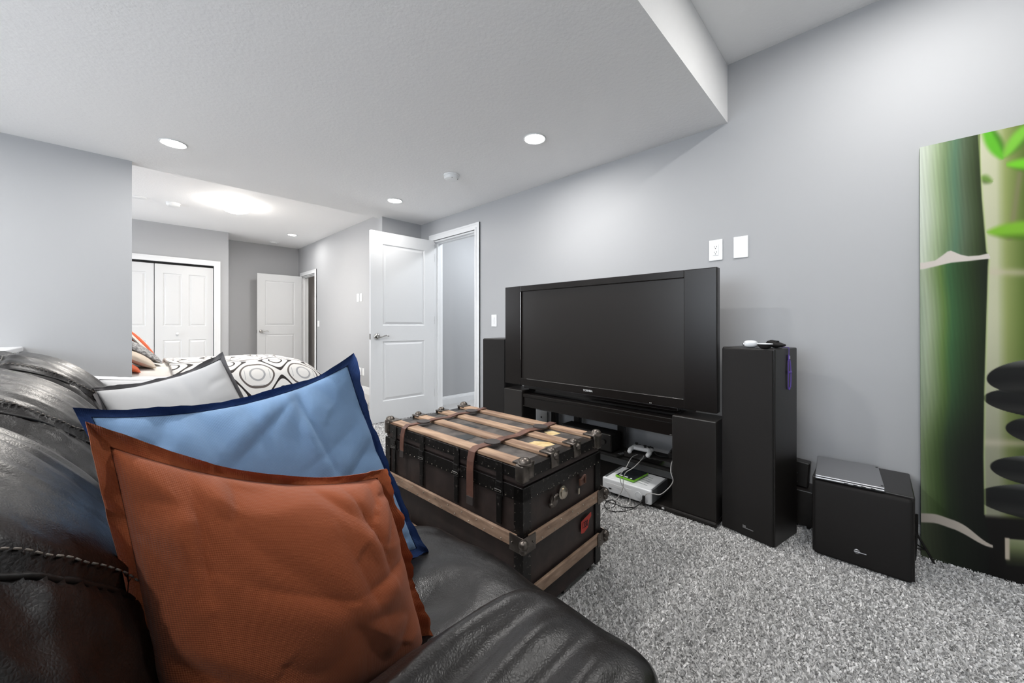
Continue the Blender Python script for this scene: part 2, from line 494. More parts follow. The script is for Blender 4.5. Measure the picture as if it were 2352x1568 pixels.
# ---- panelled doors
def panel_leaf(w, h, t, panels, dep=.009, mw=.022):
    """leaf in local coords x:0..w, y:-t/2..t/2, z:0..h, both faces moulded"""
    m = MB()
    xs = sorted({0, w, *[p[0] for p in panels], *[p[2] for p in panels]})
    zs = sorted({0, h, *[p[1] for p in panels], *[p[3] for p in panels]})
    for s in (-1, 1):
        y = s * t / 2
        for i in range(len(xs) - 1):
            for j in range(len(zs) - 1):
                cx, cz = (xs[i] + xs[i+1]) / 2, (zs[j] + zs[j+1]) / 2
                if any(p[0] < cx < p[2] and p[1] < cz < p[3] for p in panels): continue
                m.add([(xs[i], y, zs[j]), (xs[i+1], y, zs[j]), (xs[i+1], y, zs[j+1]), (xs[i], y, zs[j+1])], [(0, 1, 2, 3)])
        for (a, b, c, d) in panels:
            rings = [(0, 0), (.006, dep * .8), (mw * .45, dep), (mw * .7, dep), (mw * 1.6, dep * .15), (mw * 1.7, dep * .1)]
            prev = None
            for (ins, dp) in rings:
                yy = y - s * dp
                ring = [(a+ins, yy, b+ins), (c-ins, yy, b+ins), (c-ins, yy, d-ins), (a+ins, yy, d-ins)]
                o0 = len(m.v); m.v += ring
                if prev is not None:
                    for k in range(4): m.f.append((prev+k, prev+(k+1) % 4, o0+(k+1) % 4, o0+k))
                prev = o0
            m.f.append((prev, prev+1, prev+2, prev+3))
    h2 = t / 2
    m.add([(0,-h2,0),(0,h2,0),(0,h2,h),(0,-h2,h)], [(0,1,2,3)]).add([(w,-h2,0),(w,h2,0),(w,h2,h),(w,-h2,h)], [(0,1,2,3)])
    m.add([(0,-h2,0),(w,-h2,0),(w,h2,0),(0,h2,0)], [(0,1,2,3)]).add([(0,-h2,h),(w,-h2,h),(w,h2,h),(0,h2,h)], [(0,1,2,3)])
    b = bmesh.new(); me = bpy.data.meshes.new('tmp'); me.from_pydata(m.v, [], m.f); b.from_mesh(me); bpy.data.meshes.remove(me)
    bmesh.ops.remove_doubles(b, verts=b.verts, dist=1e-5)
    return MB().bm(b)
def lever(parent, x, z, ysgn, t, toward):
    """curved lever handle; toward = +-1 direction of the lever along x"""
    m = MB()
    y0 = ysgn * t / 2
    m.lathe([(.031, 0), (.033, .004), (.031, .011), (.024, .016), (.012, .018)], (x, y0, z), n=24, M=Matrix.Rotation(R(-90 * ysgn), 3, 'X'))
    m.cyl((x, y0 + ysgn * .015, z), (x, y0 + ysgn * .05, z), .011, n=14)
    P = [(x - toward * .012, y0 + ysgn * .048, z - .001), (x + toward * .02, y0 + ysgn * .05, z - .006), (x + toward * .055, y0 + ysgn * .05, z + .004), (x + toward * .09, y0 + ysgn * .047, z + .010), (x + toward * .115, y0 + ysgn * .044, z + .002)]
    m.tube(P, .0075, n=10, smooth=5)
    return m.build('handle', 'chrome', parent, smooth=True, auto=50)
def hinged_door(name, hinge, rz, w, panels, label, mirror=False):
    """leaf local +x runs away from the hinge"""
    d = empty(name, hinge, rz); struct(d, label)
    t = .036
    panel_leaf(w, 2.03, t, panels).build('leaf', 'door', d).location = (0, 0, .012)
    for s in (-1, 1): lever(d, w - .065, .925, s, t, -1)
    MB().rbox((w - .0005, -.012, .895), (w + .0015, .012, .955), .001).build('latch_plate', 'nickel', d)
    for z in (.20, 1.06, 1.80):
        MB().cyl((-.006, -t / 2 - .004, z), (-.006, -t / 2 - .004, z + .09), .006, n=10).box((-.004, -t / 2, z), (.0, t / 2 - .004, z + .09)).build('hinge', 'hinge', d)
    return d
P2 = [(.135, .22, .645, .86), (.135, 1.03, .645, 1.90)]
# local x axis points to -X : rotation 180deg
hinged_door('door_1', (WX - .012, D1[1] - .022, 0), R(180 - 1.5), .775, P2, 'nearer white two-panel door, swung open beside the television')
hinged_door('door_2', (WX - .012, D2[1] - .022, 0), R(180 - 1.0), .775, P2, 'far white two-panel door, swung open against the bedroom wall')
# bifold closet doors
def bifold(name, x0, x1, label, knob):
    w = x1 - x0
    d = empty(name, (x0, YC + .045, 0)); struct(d, label)
    c = .075 * w / .36
    cols = [(w * .13, w * .44), (w * .56, w * .87)] if w > .5 else [(w * .2, w * .8)]
    ps = []
    for (a, b) in cols: ps += [(a, .22, b, .80), (a, 1.02, b, 1.86)]
    panel_leaf(w - .004, 2.0, .03, ps).build('leaf', 'door', d).location = (.002, 0, .01)
    if knob:
        MB().lathe([(.006, 0), (.006, .014), (.017, .02), (.019, .028), (.014, .034), (.004, .036)], (knob, -.015, .91), n=18, M=Matrix.Rotation(R(90), 3, 'X')).build('knob', 'plate', d, smooth=True, auto=60)
    return d
bifold('door_3', .37, 1.095, 'white panelled closet door with round knob, right of the pair', .27)
bifold('door_4', -.36, .365, 'white panelled closet door beside the bed head, left of the pair', None)

# ---- pony wall with moulded cap at far left
o = MB().box((-.80, 2.35, 0), (-.50, YP - .002, .80)).build('wall_pony', 'wall'); struct(o, 'low stair wall at the left edge')
m = MB().rbox((-.86, 2.30, .872), (-.445, YP - .003, .902), .006).rbox((-.84, 2.32, .85), (-.462, YP - .003, .873), .006).box((-.82, 2.34, .835), (-.472, YP - .003, .851)).rbox((-.81, 2.35, .80), (-.484, YP - .003, .836), .01)
struct(m.build('trim_5', 'trim'), 'white stepped cap moulding on the low stair wall')

# ------------------------------------------------------------------ ceiling fittings
def recessed(x, y, z, label, power=LAMP_W, grp='recessed ceiling lights'):
    e = empty('recessed_light', (x, y, z), 0, label, 'ceiling light', grp)
    MB().lathe([(.075, -.001), (.076, -.006), (.073, -.008), (.066, -.006), (.064, -.001)], n=32).build('trim_ring', 'plate', e, smooth=True)
    MB().lathe([(.0635, -.0012), (.0635, -.0055), (.03, -.0075), (.001, -.008)], n=28).build('lens', 'lampglow', e, smooth=True)
    L = bpy.data.lights.new('recessed_lamp', 'AREA'); L.shape = 'DISK'; L.size = .11; L.energy = power; L.color = (1.0, .98, .955); L.spread = R(178)
    lo = bpy.data.objects.new('recessed_lamp', L); COL.objects.link(lo); lo.parent = e; lo.location = (0, 0, -.012)
    return e
recessed(1.921, 1.64, ZL, 'lit recessed ceiling light above the television', 9.0)
recessed(1.905, 3.46, ZL, 'lit recessed ceiling light near the open door and smoke alarm', 3.4)
recessed(.253, 3.466, ZL, 'lit recessed ceiling light by the left partition wall', 4.0)
recessed(.253, 1.64, ZL, 'recessed ceiling light above the sofa, at the top edge')
recessed(1.921, -.18, ZH, 'recessed light in the upper ceiling by the painting', 10.5)
recessed(-1.41, -.18, ZH, 'unseen recessed light added in the upper ceiling behind the sofa')  # unseen lamp added to brighten the upper ceiling and the pillow's left side
recessed(-1.41, 1.64, ZL, 'unseen extra recessed ceiling light over the stair side, behind the sofa')  # out-of-view lamp continuing the grid, extra light for the room
recessed(-1.41, 3.46, ZL, 'unseen extra recessed ceiling light over the low stair wall')  # same grid column, unseen, also there for extra light
recessed(2.114, 7.445, ZH, 'lit recessed ceiling light in the bedroom', 5.0)

# dome light
e = empty('dome_light', (1.06, 6.10, ZH), 0, 'glowing white glass dome light on the bedroom ceiling', 'ceiling light')
MB().lathe([(.15, -.001), (.155, -.01), (.15, -.022), (.12, -.024)], n=32).build('base_plate', 'plate', e, smooth=True, auto=40)
MB().lathe([(.185, -.030), (.186, -.036), (.17, -.062), (.135, -.09), (.08, -.112), (.02, -.121), (.001, -.1215)], n=40).build('glass_shade', 'domeglow', e, smooth=True)
for a in (40, 160, 280):
    MB().box((.178 * math.cos(R(a)) - .004, .178 * math.sin(R(a)) - .004, -.046), (.178 * math.cos(R(a)) + .004, .178 * math.sin(R(a)) + .004, -.012)).build('clip', 'nickel', e)
L = bpy.data.lights.new('dome_lamp', 'AREA'); L.shape = 'DISK'; L.size = .34; L.energy = DOME_W; L.color = (1, .95, .88)
lo = bpy.data.objects.new('dome_lamp', L); COL.objects.link(lo); lo.parent = e; lo.location = (0, 0, -.126)

def alarm(x, y, z, label, r=.065):
    e = empty('smoke_alarm', (x, y, z), 0, label, 'smoke alarm')
    MB().lathe([(r, -.0005), (r, -.010), (r * .97, -.012)], n=32).build('base_plate', 'plate', e, smooth=True, auto=40)
    MB().lathe([(r * .93, -.0122), (r * .93, -.026), (r * .85, -.036), (r * .62, -.042), (r * .55, -.043)], n=32).build('cover', 'plate', e, smooth=True, auto=40)
    MB().rbox((-.03, -.045, -.0385), (-.016, -.036, -.030), .001).build('sounder_slot', 'slot', e); MB().rbox((.02, -.046, -.0385), (.032, -.038, -.030), .001).build('sounder_slot', 'slot', e)
    return e
alarm(1.91, 2.537, ZL, 'white round smoke alarm on the dropped ceiling above the television')
alarm(.484, 6.649, ZH, 'white round alarm on the bedroom ceiling left of the dome light', .075)
e = empty('ceiling_vent', (2.064, 8.36, ZH), 0, 'small flat white round vent on the ceiling by the far door', 'vent')
MB().lathe([(.075, -.0005), (.075, -.006), (.06, -.014), (.05, -.014)], n=28).build('rim', 'plate', e, smooth=True, auto=40)
MB().lathe([(.045, -.0142), (.045, -.022), (.02, -.026), (.001, -.026)], n=24).build('disc', 'plate', e, smooth=True, auto=40)
e = empty('ceiling_disc', (.159, 6.645, ZH), 0, 'faint white round cover plate on the bedroom ceiling beside the partition', 'cover plate')
MB().lathe([(.075, -.0005), (.074, -.006), (.065, -.009), (.001, -.01)], n=28).build('cover', 'plate', e, smooth=True, auto=40)

# ------------------------------------------------------------------ wall plates (on X = WX, facing -X)
def wall_plate(name, y0, y1, z0, z1, label, cat, kind, grp=None):
    e = empty(name, (WX, (y0 + y1) / 2, (z0 + z1) / 2), 0, label, cat, grp)
    w, h = (y1 - y0) / 2, (z1 - z0) / 2
    MB().rbox((-.006, -w, -h), (-.0003, w, h), .003, 2).build('cover_plate', 'plate', e)
    if kind == 'outlet':
        MB().rbox((-.0085, -.017, -.034), (-.005, .017, .034), .002).build('receptacle', 'plate', e)
        m = MB()
        for zc in (-.017, .017):
            m.box((-.0088, -.008, zc), (-.0084, -.0055, zc + .009)).box((-.0088, .0055, zc), (-.0084, .0078, zc + .008))
            m.cyl((-.0088, 0, zc - .007), (-.0084, 0, zc - .007), .003, n=10)
        m.build('slots', 'slot', e)['kind'] = 'stuff'
    elif kind == 'switch':
        MB().rbox((-.0075, -.017, -.034), (-.0055, .017, .034), .001).build('frame', 'plate', e)
        mm = MB(); mm.add([(-.0076, -.014, -.031), (-.0076, .014, -.031), (-.0130, .014, .031), (-.0130, -.014, .031), (-.0058, -.014, -.031), (-.0058, .014, -.031), (-.0058, .014, .031), (-.0058, -.014, .031)],
                          [(0,1,2,3),(4,5,6,7),(0,1,5,4),(2,3,7,6),(1,2,6,5),(3,0,4,7)])
        mm.build('rocker', 'plate', e)
    elif kind == 'blank':
        for zc in (-h + .02, h - .02): MB().cyl((-.0068, 0, zc), (-.0058, 0, zc), .0035, n=10).build('screw', 'trim', e)
    elif kind == 'jack':
        MB().cyl((-.012, 0, 0), (-.005, 0, 0), .006, n=12).build('jack', 'nickel', e)
    return e
wall_plate('wall_outlet', .684, .762, 1.450, 1.580, 'white double outlet high on the wall above the television', 'outlet', 'outlet')
wall_plate('blank_plate', .546, .624, 1.450, 1.580, 'blank white cover plate high on the wall right of the outlet', 'wall plate', 'blank')
wall_plate('light_switch', 2.712, 2.788, 1.030, 1.150, 'white rocker light switch between the doorway and the television', 'light switch', 'switch')
wall_plate('light_switch', 5.830, 5.905, 1.415, 1.540, 'left of two slim white switches on the bedroom wall', 'light switch', 'switch')
wall_plate('light_switch', 5.725, 5.800, 1.415, 1.540, 'right of two slim white switches on the bedroom wall, next to the door edge', 'light switch', 'switch')
wall_plate('wall_outlet', 5.74, 5.865, .270, .385, 'wider white wall outlet low on the bedroom wall', 'outlet', 'jack')
wall_plate('wall_outlet', 5.645, 5.715, .270, .385, 'narrower white wall outlet low on the bedroom wall, next to the open door', 'outlet', 'blank')
wall_plate('light_switch', 7.53, 7.62, 1.02, 1.13, 'white light switch beside the far doorway', 'light switch', 'switch')
wall_plate('cable_plate', 2.07, 2.20, .175, .285, 'white wall plate seen through the television stand', 'wall plate', 'jack')

# ------------------------------------------------------------------ soft shapes
def softbox(c, half, p=6, n=24, disp=None):
    """rounded cushion block; disp(unit q, pos) -> extra offset along outward direction"""
    m = MB(); key = {}
    def vid(q):
        k = (round(q[0] * 1e4), round(q[1] * 1e4), round(q[2] * 1e4))
        if k not in key:
            s = (abs(q[0]) ** p + abs(q[1]) ** p + abs(q[2]) ** p) ** (1 / p)
            w = Vector((q[0] / s, q[1] / s, q[2] / s))
            pos = Vector((c[0] + half[0] * w.x, c[1] + half[1] * w.y, c[2] + half[2] * w.z))
            if disp:
                nn = Vector((math.copysign(abs(w.x) ** (p - 1), w.x) / half[0], math.copysign(abs(w.y) ** (p - 1), w.y) / half[1], math.copysign(abs(w.z) ** (p - 1), w.z) / half[2])).normalized()
                pos = pos + nn * disp(w, pos)
            key[k] = len(m.v); m.v.append(tuple(pos))
        return key[k]
    ns = [n if isinstance(n, int) else n[i] for i in range(3)]
    for ax in range(3):
        a, b = (ax + 1) % 3, (ax + 2) % 3
        for s in (-1, 1):
            for i in range(ns[a]):
                for j in range(ns[b]):
                    quad = []
                    for (di, dj) in ((0, 0), (1, 0), (1, 1), (0, 1)):
                        q = [0, 0, 0]; q[ax] = s; q[a] = -1 + 2 * (i + di) / ns[a]; q[b] = -1 + 2 * (j + dj) / ns[b]
                        quad.append(vid(q))
                    m.f.append(tuple(quad if s > 0 else quad[::-1]))
    return m

def catmull_loop(P, k):
    out = []
    n = len(P)
    for i in range(n):
        p0, p1, p2, p3 = (Vector(P[(i + d) % n]) for d in (-1, 0, 1, 2))
        for q in range(k):
            t = q / k
            out.append(0.5 * ((2 * p1) + (p2 - p0) * t + (2 * p0 - 5 * p1 + 4 * p2 - p3) * t * t + (3 * p1 - p0 - 3 * p2 + p3) * t ** 3))
    return out

# ------------------------------------------------------------------ sofa
sofa = empty('sofa', (.15, 1.3, 0), 0, 'dark brown leather three-seat sofa with puffy arms in the foreground', 'sofa')
SO = Vector((.15, 1.3, 0))
def spart(mb, name, m='leather', parent=sofa, smooth=True, auto=None):
    off = SO
    mb.v = [(v[0] - off.x, v[1] - off.y, v[2] - off.z) for v in mb.v]
    return mb.build(name, m, parent, smooth=smooth, auto=auto)
BACK = [(.12, .43), (.07, .50), (.03, .56), (.01, .62), (-.006, .68), (-.032, .745), (-.062, .80), (-.098, .85), (-.145, .89), (-.205, .918), (-.265, .922),
        (-.33, .895), (-.365, .83), (-.38, .70), (-.36, .52), (-.30, .42), (-.1, .40)]
loop = catmull_loop(BACK, 8)
BC = Vector((-.17, .64))
def tseam(p): return lerp(.13, .44, sst(.91, .60, p.y)) if p.x > -.2 else .13
def back_cushion(y0, y1, seed):
    m = MB(); nv = 56; L = len(loop)
    def pos(i, t):
        p = loop[i]
        q = abs(2 * t - 1)
        s = 1 - .115 * q ** 7 - .012 * q ** 2
        y = lerp(y0, y1, t)
        # stitched seams: across the front and along the top
        ts = tseam(p)
        g = .014 * math.exp(-((t - ts) / .016) ** 2)
        gus = sst(ts, ts - .04, t)
        g += .010 * gus
        if p.y > .86:
            g += .010 * (1 - gus) * math.exp(-((p.x + .225) / .010) ** 2)
        d = (p - BC).normalized()
        # fan-like wrinkles running over the top, deeper next to the seams
        w = .0035 * nz(y * 62, p.y * 3.0 + p.x * 2, seed + 6) * sst(.66, .84, p.y) + .0065 * nz(y * 26 + 1.5 * nz(p.x * 5, p.y * 5, seed), p.y * 2.2, seed) + .006 * nz(y * 7, p.y * 6, p.x * 6 + seed)
        w += .004 * (q ** 2) * nz(y * 50, p.y * 5, seed + 9) + gus * (.007 * nz(y * 18, p.y * 18, seed + 3) + .004 * nz(y * 40, p.y * 34, seed + 4))
        bulge = .042 * math.cos((2 * t - 1) * math.pi / 2) ** .8
        r = (p - BC) * s + d * (bulge + w - g)
        return (BC.x + r.x, y, BC.y + r.y)
    for i in range(L):
        for j in range(nv + 1):
            m.v.append(pos(i, j / nv))
    for i in range(L):
        k = (i + 1) % L
        for j in range(nv):
            m.f.append((i*(nv+1)+j, k*(nv+1)+j, k*(nv+1)+j+1, i*(nv+1)+j+1))
    m.f.append(tuple(i * (nv + 1) for i in range(L))); m.f.append(tuple(i * (nv + 1) + nv for i in range(L - 1, -1, -1)))
    o = spart(m, 'back_cushion')
    # raised piping in the seams and a line of stitches
    def onsurf(i, t, lift=0.0):
        v = Vector(pos(i, t)); d = Vector((v.x - BC.x, 0, v.z - BC.y)).normalized(); return v + d * lift
    ti = min(range(L), key=lambda i: abs(loop[i].x + .225) + (9 if loop[i].y < .86 else 0))
    mm = MB().tube([onsurf(ti, .14 + .85 * k / 24, .001) for k in range(25)], .0030, n=6, smooth=0)
    mm.tube([onsurf(i, tseam(loop[i]), .002) for i in range(2, 112)], .0035, n=6, smooth=0)
    spart(mm, 'seam', 'leather_seam', o)
    ms = MB()
    for k in range(2, 108):
        a = onsurf(k, tseam(loop[k]) + .022, .0012); b = onsurf(k + 1, tseam(loop[k + 1]) + .022, .0012)
        ms.cyl(a, a.lerp(b, .6), .0011, n=5)
    st = spart(ms, 'stitching', 'stitch', o); st['kind'] = 'stuff'
    # end piping
    for t in (.004, .996):
        mp = MB().tube([onsurf(i, t, .004) for i in range(0, 110)], .004, n=6, smooth=0)
        spart(mp, 'piping', 'leather_seam', o)
    return o
YB3 = (.415, 1.005, 1.595, 2.185)
for k in range(3):
    back_cushion(YB3[k] + .003, YB3[k + 1] - .003, 3.1 * k)
def seat_disp(seed):
    def f(w, p):
        top = max(0, w.z)
        return .010 * top * math.cos(w.x * 1.4) * math.cos(w.y * 1.4) + .006 * nz(p.x * 7, p.y * 7, seed) + .0025 * nz(p.x * 20, p.y * 20, seed) + .006 * top * nz(p.x * 4, p.y * 12, seed + 4)
    return f
for k in range(3):
    spart(softbox((.345, (YB3[k] + YB3[k + 1]) / 2, .365), (.328, .294, .120), 5, (40, 36, 14), seat_disp(k * 5.0)), 'seat_cushion')
# front rails and base
spart(MB().rbox((-.34, .20, .05), (.60, 2.40, .26), .03, 3), 'base')
spart(MB().rbox((-.40, .20, .08), (-.30, 2.40, .60), .03, 3), 'back_panel')
def arm_disp(seed, yc):
    def f(w, p):
        top = sst(.3, .9, w.z)
        rip = .0065 * math.sin((p.y - yc) * 2 * math.pi / .075 + 1.2 * nz(p.x * 4, seed) + .9) * sst(-.9, -.2, w.x)
        return top * rip * (1 - sst(.72, .98, abs(w.x))) * (1 - sst(.7, 1, abs(w.y))) + .004 * nz(p.x * 6, p.y * 9, seed) + .002 * nz(p.x * 22, p.y * 30, seed)
    return f
for (yc, seed) in ((.297, 1.0), (2.305, 6.0)):
    a = spart(MB().rbox((-.33, yc - .125, .04), (.455, yc + .118, .52), .035, 4), 'arm')
    spart(softbox((.085, yc, .541), (.392, .130, .108), 6.5, (44, 30, 14), arm_disp(seed, yc)), 'arm_pad', parent=sofa)
for (x, y) in ((-.28, .26), (.52, .3), (-.28, 2.3), (.52, 2.3)):
    spart(MB().cyl((x, y, 0), (x, y, .055), .025, .03, n=14), 'foot', 'black_wood', smooth=False)

# ------------------------------------------------------------------ throw pillows
def pillow(name, C, thick, fl, mats, label, cat, nrm, seed, N=64, wave=.012, curl=0.0, bow=.05, wr=1.0, sink=0.0, grp=None, back=.7, fmat=True, asym=1.0, folds=()):
    TL, TR, BR, BL = (Vector(c) for c in C)
    ctr = (TL + TR + BR + BL) / 4
    e = empty(name, (ctr.x, ctr.y, min(TL.z, TR.z, BR.z, BL.z)), 0, label, cat, grp)
    org = Vector(e.location)
    nrm = Vector(nrm).normalized()
    n0 = (TR - TL).cross(BL - TL).normalized()
    if n0.dot(nrm) < 0: n0 = -n0
    wid = ((TR - TL).length + (BR - BL).length) / 2; hei = ((BL - TL).length + (BR - TR).length) / 2
    fu, fv = fl / wid, fl / hei
    def base(u, v):
        b = bow
        uu = .5 + (u - .5) * (1 - b * 4 * v * (1 - v) * abs(2 * u - 1) ** 2)
        vv = .5 + (v - .5) * (1 - b * 4 * u * (1 - u) * abs(2 * v - 1) ** 2)
        p = TL * (1-uu) * (1-vv) + TR * uu * (1-vv) + BR * uu * vv + BL * (1-uu) * vv
        return p + Vector((0, 0, -sink * 4 * u * (1 - u) * (1 - v)))
    def edge_wave(u, v):
        # distance outside the body 0..1, wavy flange
        au = max(0, fu - u, u - 1 + fu) / fu; av = max(0, fv - v, v - 1 + fv) / fv
        a = max(au, av)
        s = u * wid if av >= au else v * hei + 3
        return a, (nz(s * 13, seed) * wave + nz(s * 30, seed + 5) * wave * .4) * a + curl * a * a
    def height(u, v):
        ui = (u - fu) / (1 - 2 * fu); vi = (v - fv) / (1 - 2 * fv)
        if ui <= 0 or ui >= 1 or vi <= 0 or vi >= 1: return 0.0, 0.0
        va = vi ** asym; t = (4 * ui * (1 - ui) * 4 * va * (1 - va)) ** .42
        x, y = u * wid, v * hei
        # creases running in from the edges
        ed = 1 - min(ui, 1 - ui, vi, 1 - vi) * 2
        near_h = min(vi, 1 - vi) < min(ui, 1 - ui)
        s = x if near_h else y
        cr = -.020 * max(0, 1 - abs(nz(s * 9, (vi if near_h else ui) * 1.6, seed)) * 4.5) * (ed ** 1.6) * t
        fold = -.003 * max(0, 1 - abs(nz(x * 4 + .8 * nz(y * 3, seed), y * 2.2, seed + 2)) * 9) * t
        big = .014 * nz(x * 5, y * 5, seed + 7) * t
        man = 0.0
        for (a0, b0, a1, b1, dep, wd) in folds:
            ex, ey = (a1 - a0) * wid, (b1 - b0) * hei
            qx, qy = (u - a0) * wid, (v - b0) * hei
            L2 = ex * ex + ey * ey; k = (qx * ex + qy * ey) / L2; kc = min(1, max(0, k))
            dd = math.hypot(qx - kc * ex, qy - kc * ey); sgn = 1 if ex * qy - ey * qx > 0 else -1
            fade = math.sin(math.pi * min(1, max(0.0, .12 + .80 * kc))) ** .7
            man -= dep * fade * (math.exp(-dd / (wd * .7)) - .8 * math.exp(-((dd * sgn - 2.2 * wd) / (2.0 * wd)) ** 2))
        return t, wr * (cr + fold + big) + man * min(1, t * 1.5)
    F = MB(); uvs = []
    us = [fu + (1 - 2 * fu) * i / N for i in range(N + 1)]; vs_ = [fv + (1 - 2 * fv) * j / N for j in range(N + 1)]
    for side in (1, -1):
        for u in us:
            for v in vs_:
                t, w = height(u, v)
                d = thick * t + w if side > 0 else -(thick * back * t + w * .3)
                F.v.append(tuple(base(u, v) + n0 * d - org)); uvs.append((u * wid, v * hei))
    k = N + 1
    for i in range(N):
        for j in range(N):
            F.f.append((i*k+j, i*k+j+1, (i+1)*k+j+1, (i+1)*k+j))
            q = k * k
            F.f.append((q+i*k+j, q+(i+1)*k+j, q+(i+1)*k+j+1, q+i*k+j+1))
    F.build('body', mats[0], e, smooth=True, fix=False, uv=uvs)
    if fl > 0 and fmat:
        G = MB(); guv = []
        # ring parameter around the rectangle
        M4 = 60; A = 6
        def ringp(k):
            s, t = divmod(k, M4); t /= M4
            return ((t, 0), (1, t), (1 - t, 1), (0, 1 - t))[s]
        tot = 4 * M4
        for side in (1, -1):
            for kk in range(tot):
                uo, vo = ringp(kk)
                uin = min(max(uo, fu), 1 - fu); vin = min(max(vo, fv), 1 - fv)
                # spread the inner ring evenly
                uin = fu + (1 - 2 * fu) * uo; vin = fv + (1 - 2 * fv) * vo
                for a in range(A + 1):
                    f = a / A
                    u = lerp(uin, uo, f); v = lerp(vin, vo, f)
                    s = kk / tot * 2 * (wid + hei)
                    ww = (nz(math.cos(kk / tot * 6.2832) * 5, math.sin(kk / tot * 6.2832) * 5, seed) * wave * 1.6 + nz(math.cos(kk / tot * 6.2832) * 14, math.sin(kk / tot * 6.2832) * 14, seed + 5) * wave) * f + curl * f * f
                    th = .0035 * (1 - .4 * f)
                    shrink = 1 + .03 * nz(s * 9, seed + 3) * f
                    p = base(.5 + (u - .5) * shrink, .5 + (v - .5) * shrink) + n0 * (ww + side * th)
                    G.v.append(tuple(p - org)); guv.append((u * wid, v * hei))
        st = A + 1; half = tot * st
        for kk in range(tot):
            k2 = (kk + 1) % tot
            for a in range(A):
                G.f.append((kk*st+a, kk*st+a+1, k2*st+a+1, k2*st+a))
                G.f.append((half+kk*st+a, half+k2*st+a, half+k2*st+a+1, half+kk*st+a+1))
            G.f.append((kk*st+A, half+kk*st+A, half+k2*st+A, k2*st+A))
        G.build('flange', mats[1], e, smooth=True, fix=True, uv=guv, auto=60)
    return e
GP = 'throw pillows on the sofa'
pillow('throw_pillow', [(-.029, .665, .930), (.346, .673, .772), (.388, .57, .464), (.03, .575, .48)], .10, .017, ('orange', 'orange_flange'),
       'rust orange throw pillow with a frayed flange, nearest on the sofa', 'pillow', (0, -1, .3), 2.0, N=84, wave=.014, curl=.012, bow=.03, sink=.030, grp=GP, asym=.8, wr=1.1, folds=((.345, .02, .30, .20, .008, .007), (.72, .03, .80, .46, .009, .008), (.22, .05, .19, .42, .009, .009), (.30, .40, .62, .52, .004, .012), (.66, .50, .93, .44, .006, .010), (.62, .28, .70, .60, .005, .012), (.93, .20, .82, .34, .006, .007)))
pillow('throw_pillow', [(-.052, .93, .908), (.395, .93, .967), (.520, .80, .485), (.05, .76, .50)], .075, .015, ('blue', 'blue_flange'),
       'denim blue throw pillow with a dark navy border, behind the orange one', 'pillow', (0, -1, .3), 5.0, N=84, wave=.010, curl=.010, bow=.06, sink=.03, grp=GP, wr=1.1, folds=((.67, .03, .69, .48, .009, .007), (.64, .10, .34, .34, .008, .012), (.92, .42, .66, .56, .008, .009), (.30, .10, .34, .42, .005, .010), (.55, .44, .92, .30, .004, .010)))
pillow('throw_pillow', [(-.066, 1.75, .849), (.252, 1.66, .942), (.42, 1.47, .50), (.06, 1.48, .50)], .060, .011, ('grey_fab', 'grey_flange'),
       'light grey throw pillow with a dark grey border', 'pillow', (0, -1, .3), 8.0, N=56, wave=.006, curl=.006, bow=.05, sink=.02, grp=GP, wr=.5)
pillow('throw_pillow', [(-.072, 2.02, .862), (.25, 2.02, .835), (.40, 1.85, .50), (.05, 1.80, .50)], .05, .014, ('lt_fab', 'edge_white'),
       'pale grey pillow at the far end of the sofa, mostly hidden', 'pillow', (0, -1, .3), 11.0, N=40, wave=.004, bow=.04, sink=.0, grp=GP, wr=.5)

# ------------------------------------------------------------------ steamer trunk
TRX, TRY = .93, .845
tr = empty('steamer_trunk', (TRX, TRY, 0), R(1.5), 'antique black steamer trunk with wooden slats and leather straps', 'trunk')
TD, TL_, TH = .505, .885, .560      # depth (x), length (y), height of lid
m = MB().rbox((.004, .004, .03), (TD - .004, TL_ - .004, .497), .006)
m.build('body', 'trunk_skin', tr)
m = MB().rbox((0, 0, .501), (TD, TL_, TH), .008)
lid = m.build('lid', 'trunk_skin', tr)
MB().rbox((.03, .03, TH - .001), (TD - .03, TL_ - .03, TH + .003), .002).build('lid_canvas', 'trunk_top', tr)
# black metal edge binding
for (a, b) in (((-.002, -.003, .525), (TD + .002, .0, TH + .004)), ((-.002, -.003, TH), (TD + .002, .05, TH + .004)), ((-.002, TL_, .525), (TD + .002, TL_ + .003, TH + .004)), ((-.002, TL_ - .05, TH), (TD + .002, TL_ + .003, TH + .004)),
               ((-.003, -.002, .525), (0, TL_ + .002, TH + .003)), ((TD, -.002, .525), (TD + .003, TL_ + .002, TH + .003))):
    MB().rbox(a, b, .001, 1).build('edge_binding', 'trunk_metal', tr)
# lip bands just under the lid line
for (a, b) in (((-.003, -.003, .452), (.004, TL_ + .003, .499)), ((-.003, -.003, .452), (TD + .003, .004, .499)), ((TD - .004, -.003, .452), (TD + .003, TL_ + .003, .499)), ((-.003, TL_ - .004, .452), (TD + .003, TL_ + .003, .499))):
    MB().rbox(a, b, .001, 1).build('lip_band', 'trunk_metal', tr)
# vertical corner angles
for (cx, cy) in ((0, 0), (TD, 0), (0, TL_), (TD, TL_)):
    sx = 1 if cx == 0 else -1; sy = 1 if cy == 0 else -1
    m = MB()
    for (z0, z1) in ((.03, .497),):
        m.box((min(cx - sx*.003, cx + sx*.038), min(cy - sy*.003, cy + sy*.003), z0), (max(cx - sx*.003, cx + sx*.038), max(cy - sy*.003, cy + sy*.003), z1))
        m.box((min(cx - sx*.003, cx + sx*.003), min(cy + sy*.003, cy + sy*.038), z0), (max(cx - sx*.003, cx + sx*.003), max(cy + sy*.003, cy + sy*.038), z1))
    m.build('corner_angle', 'trunk_metal', tr)
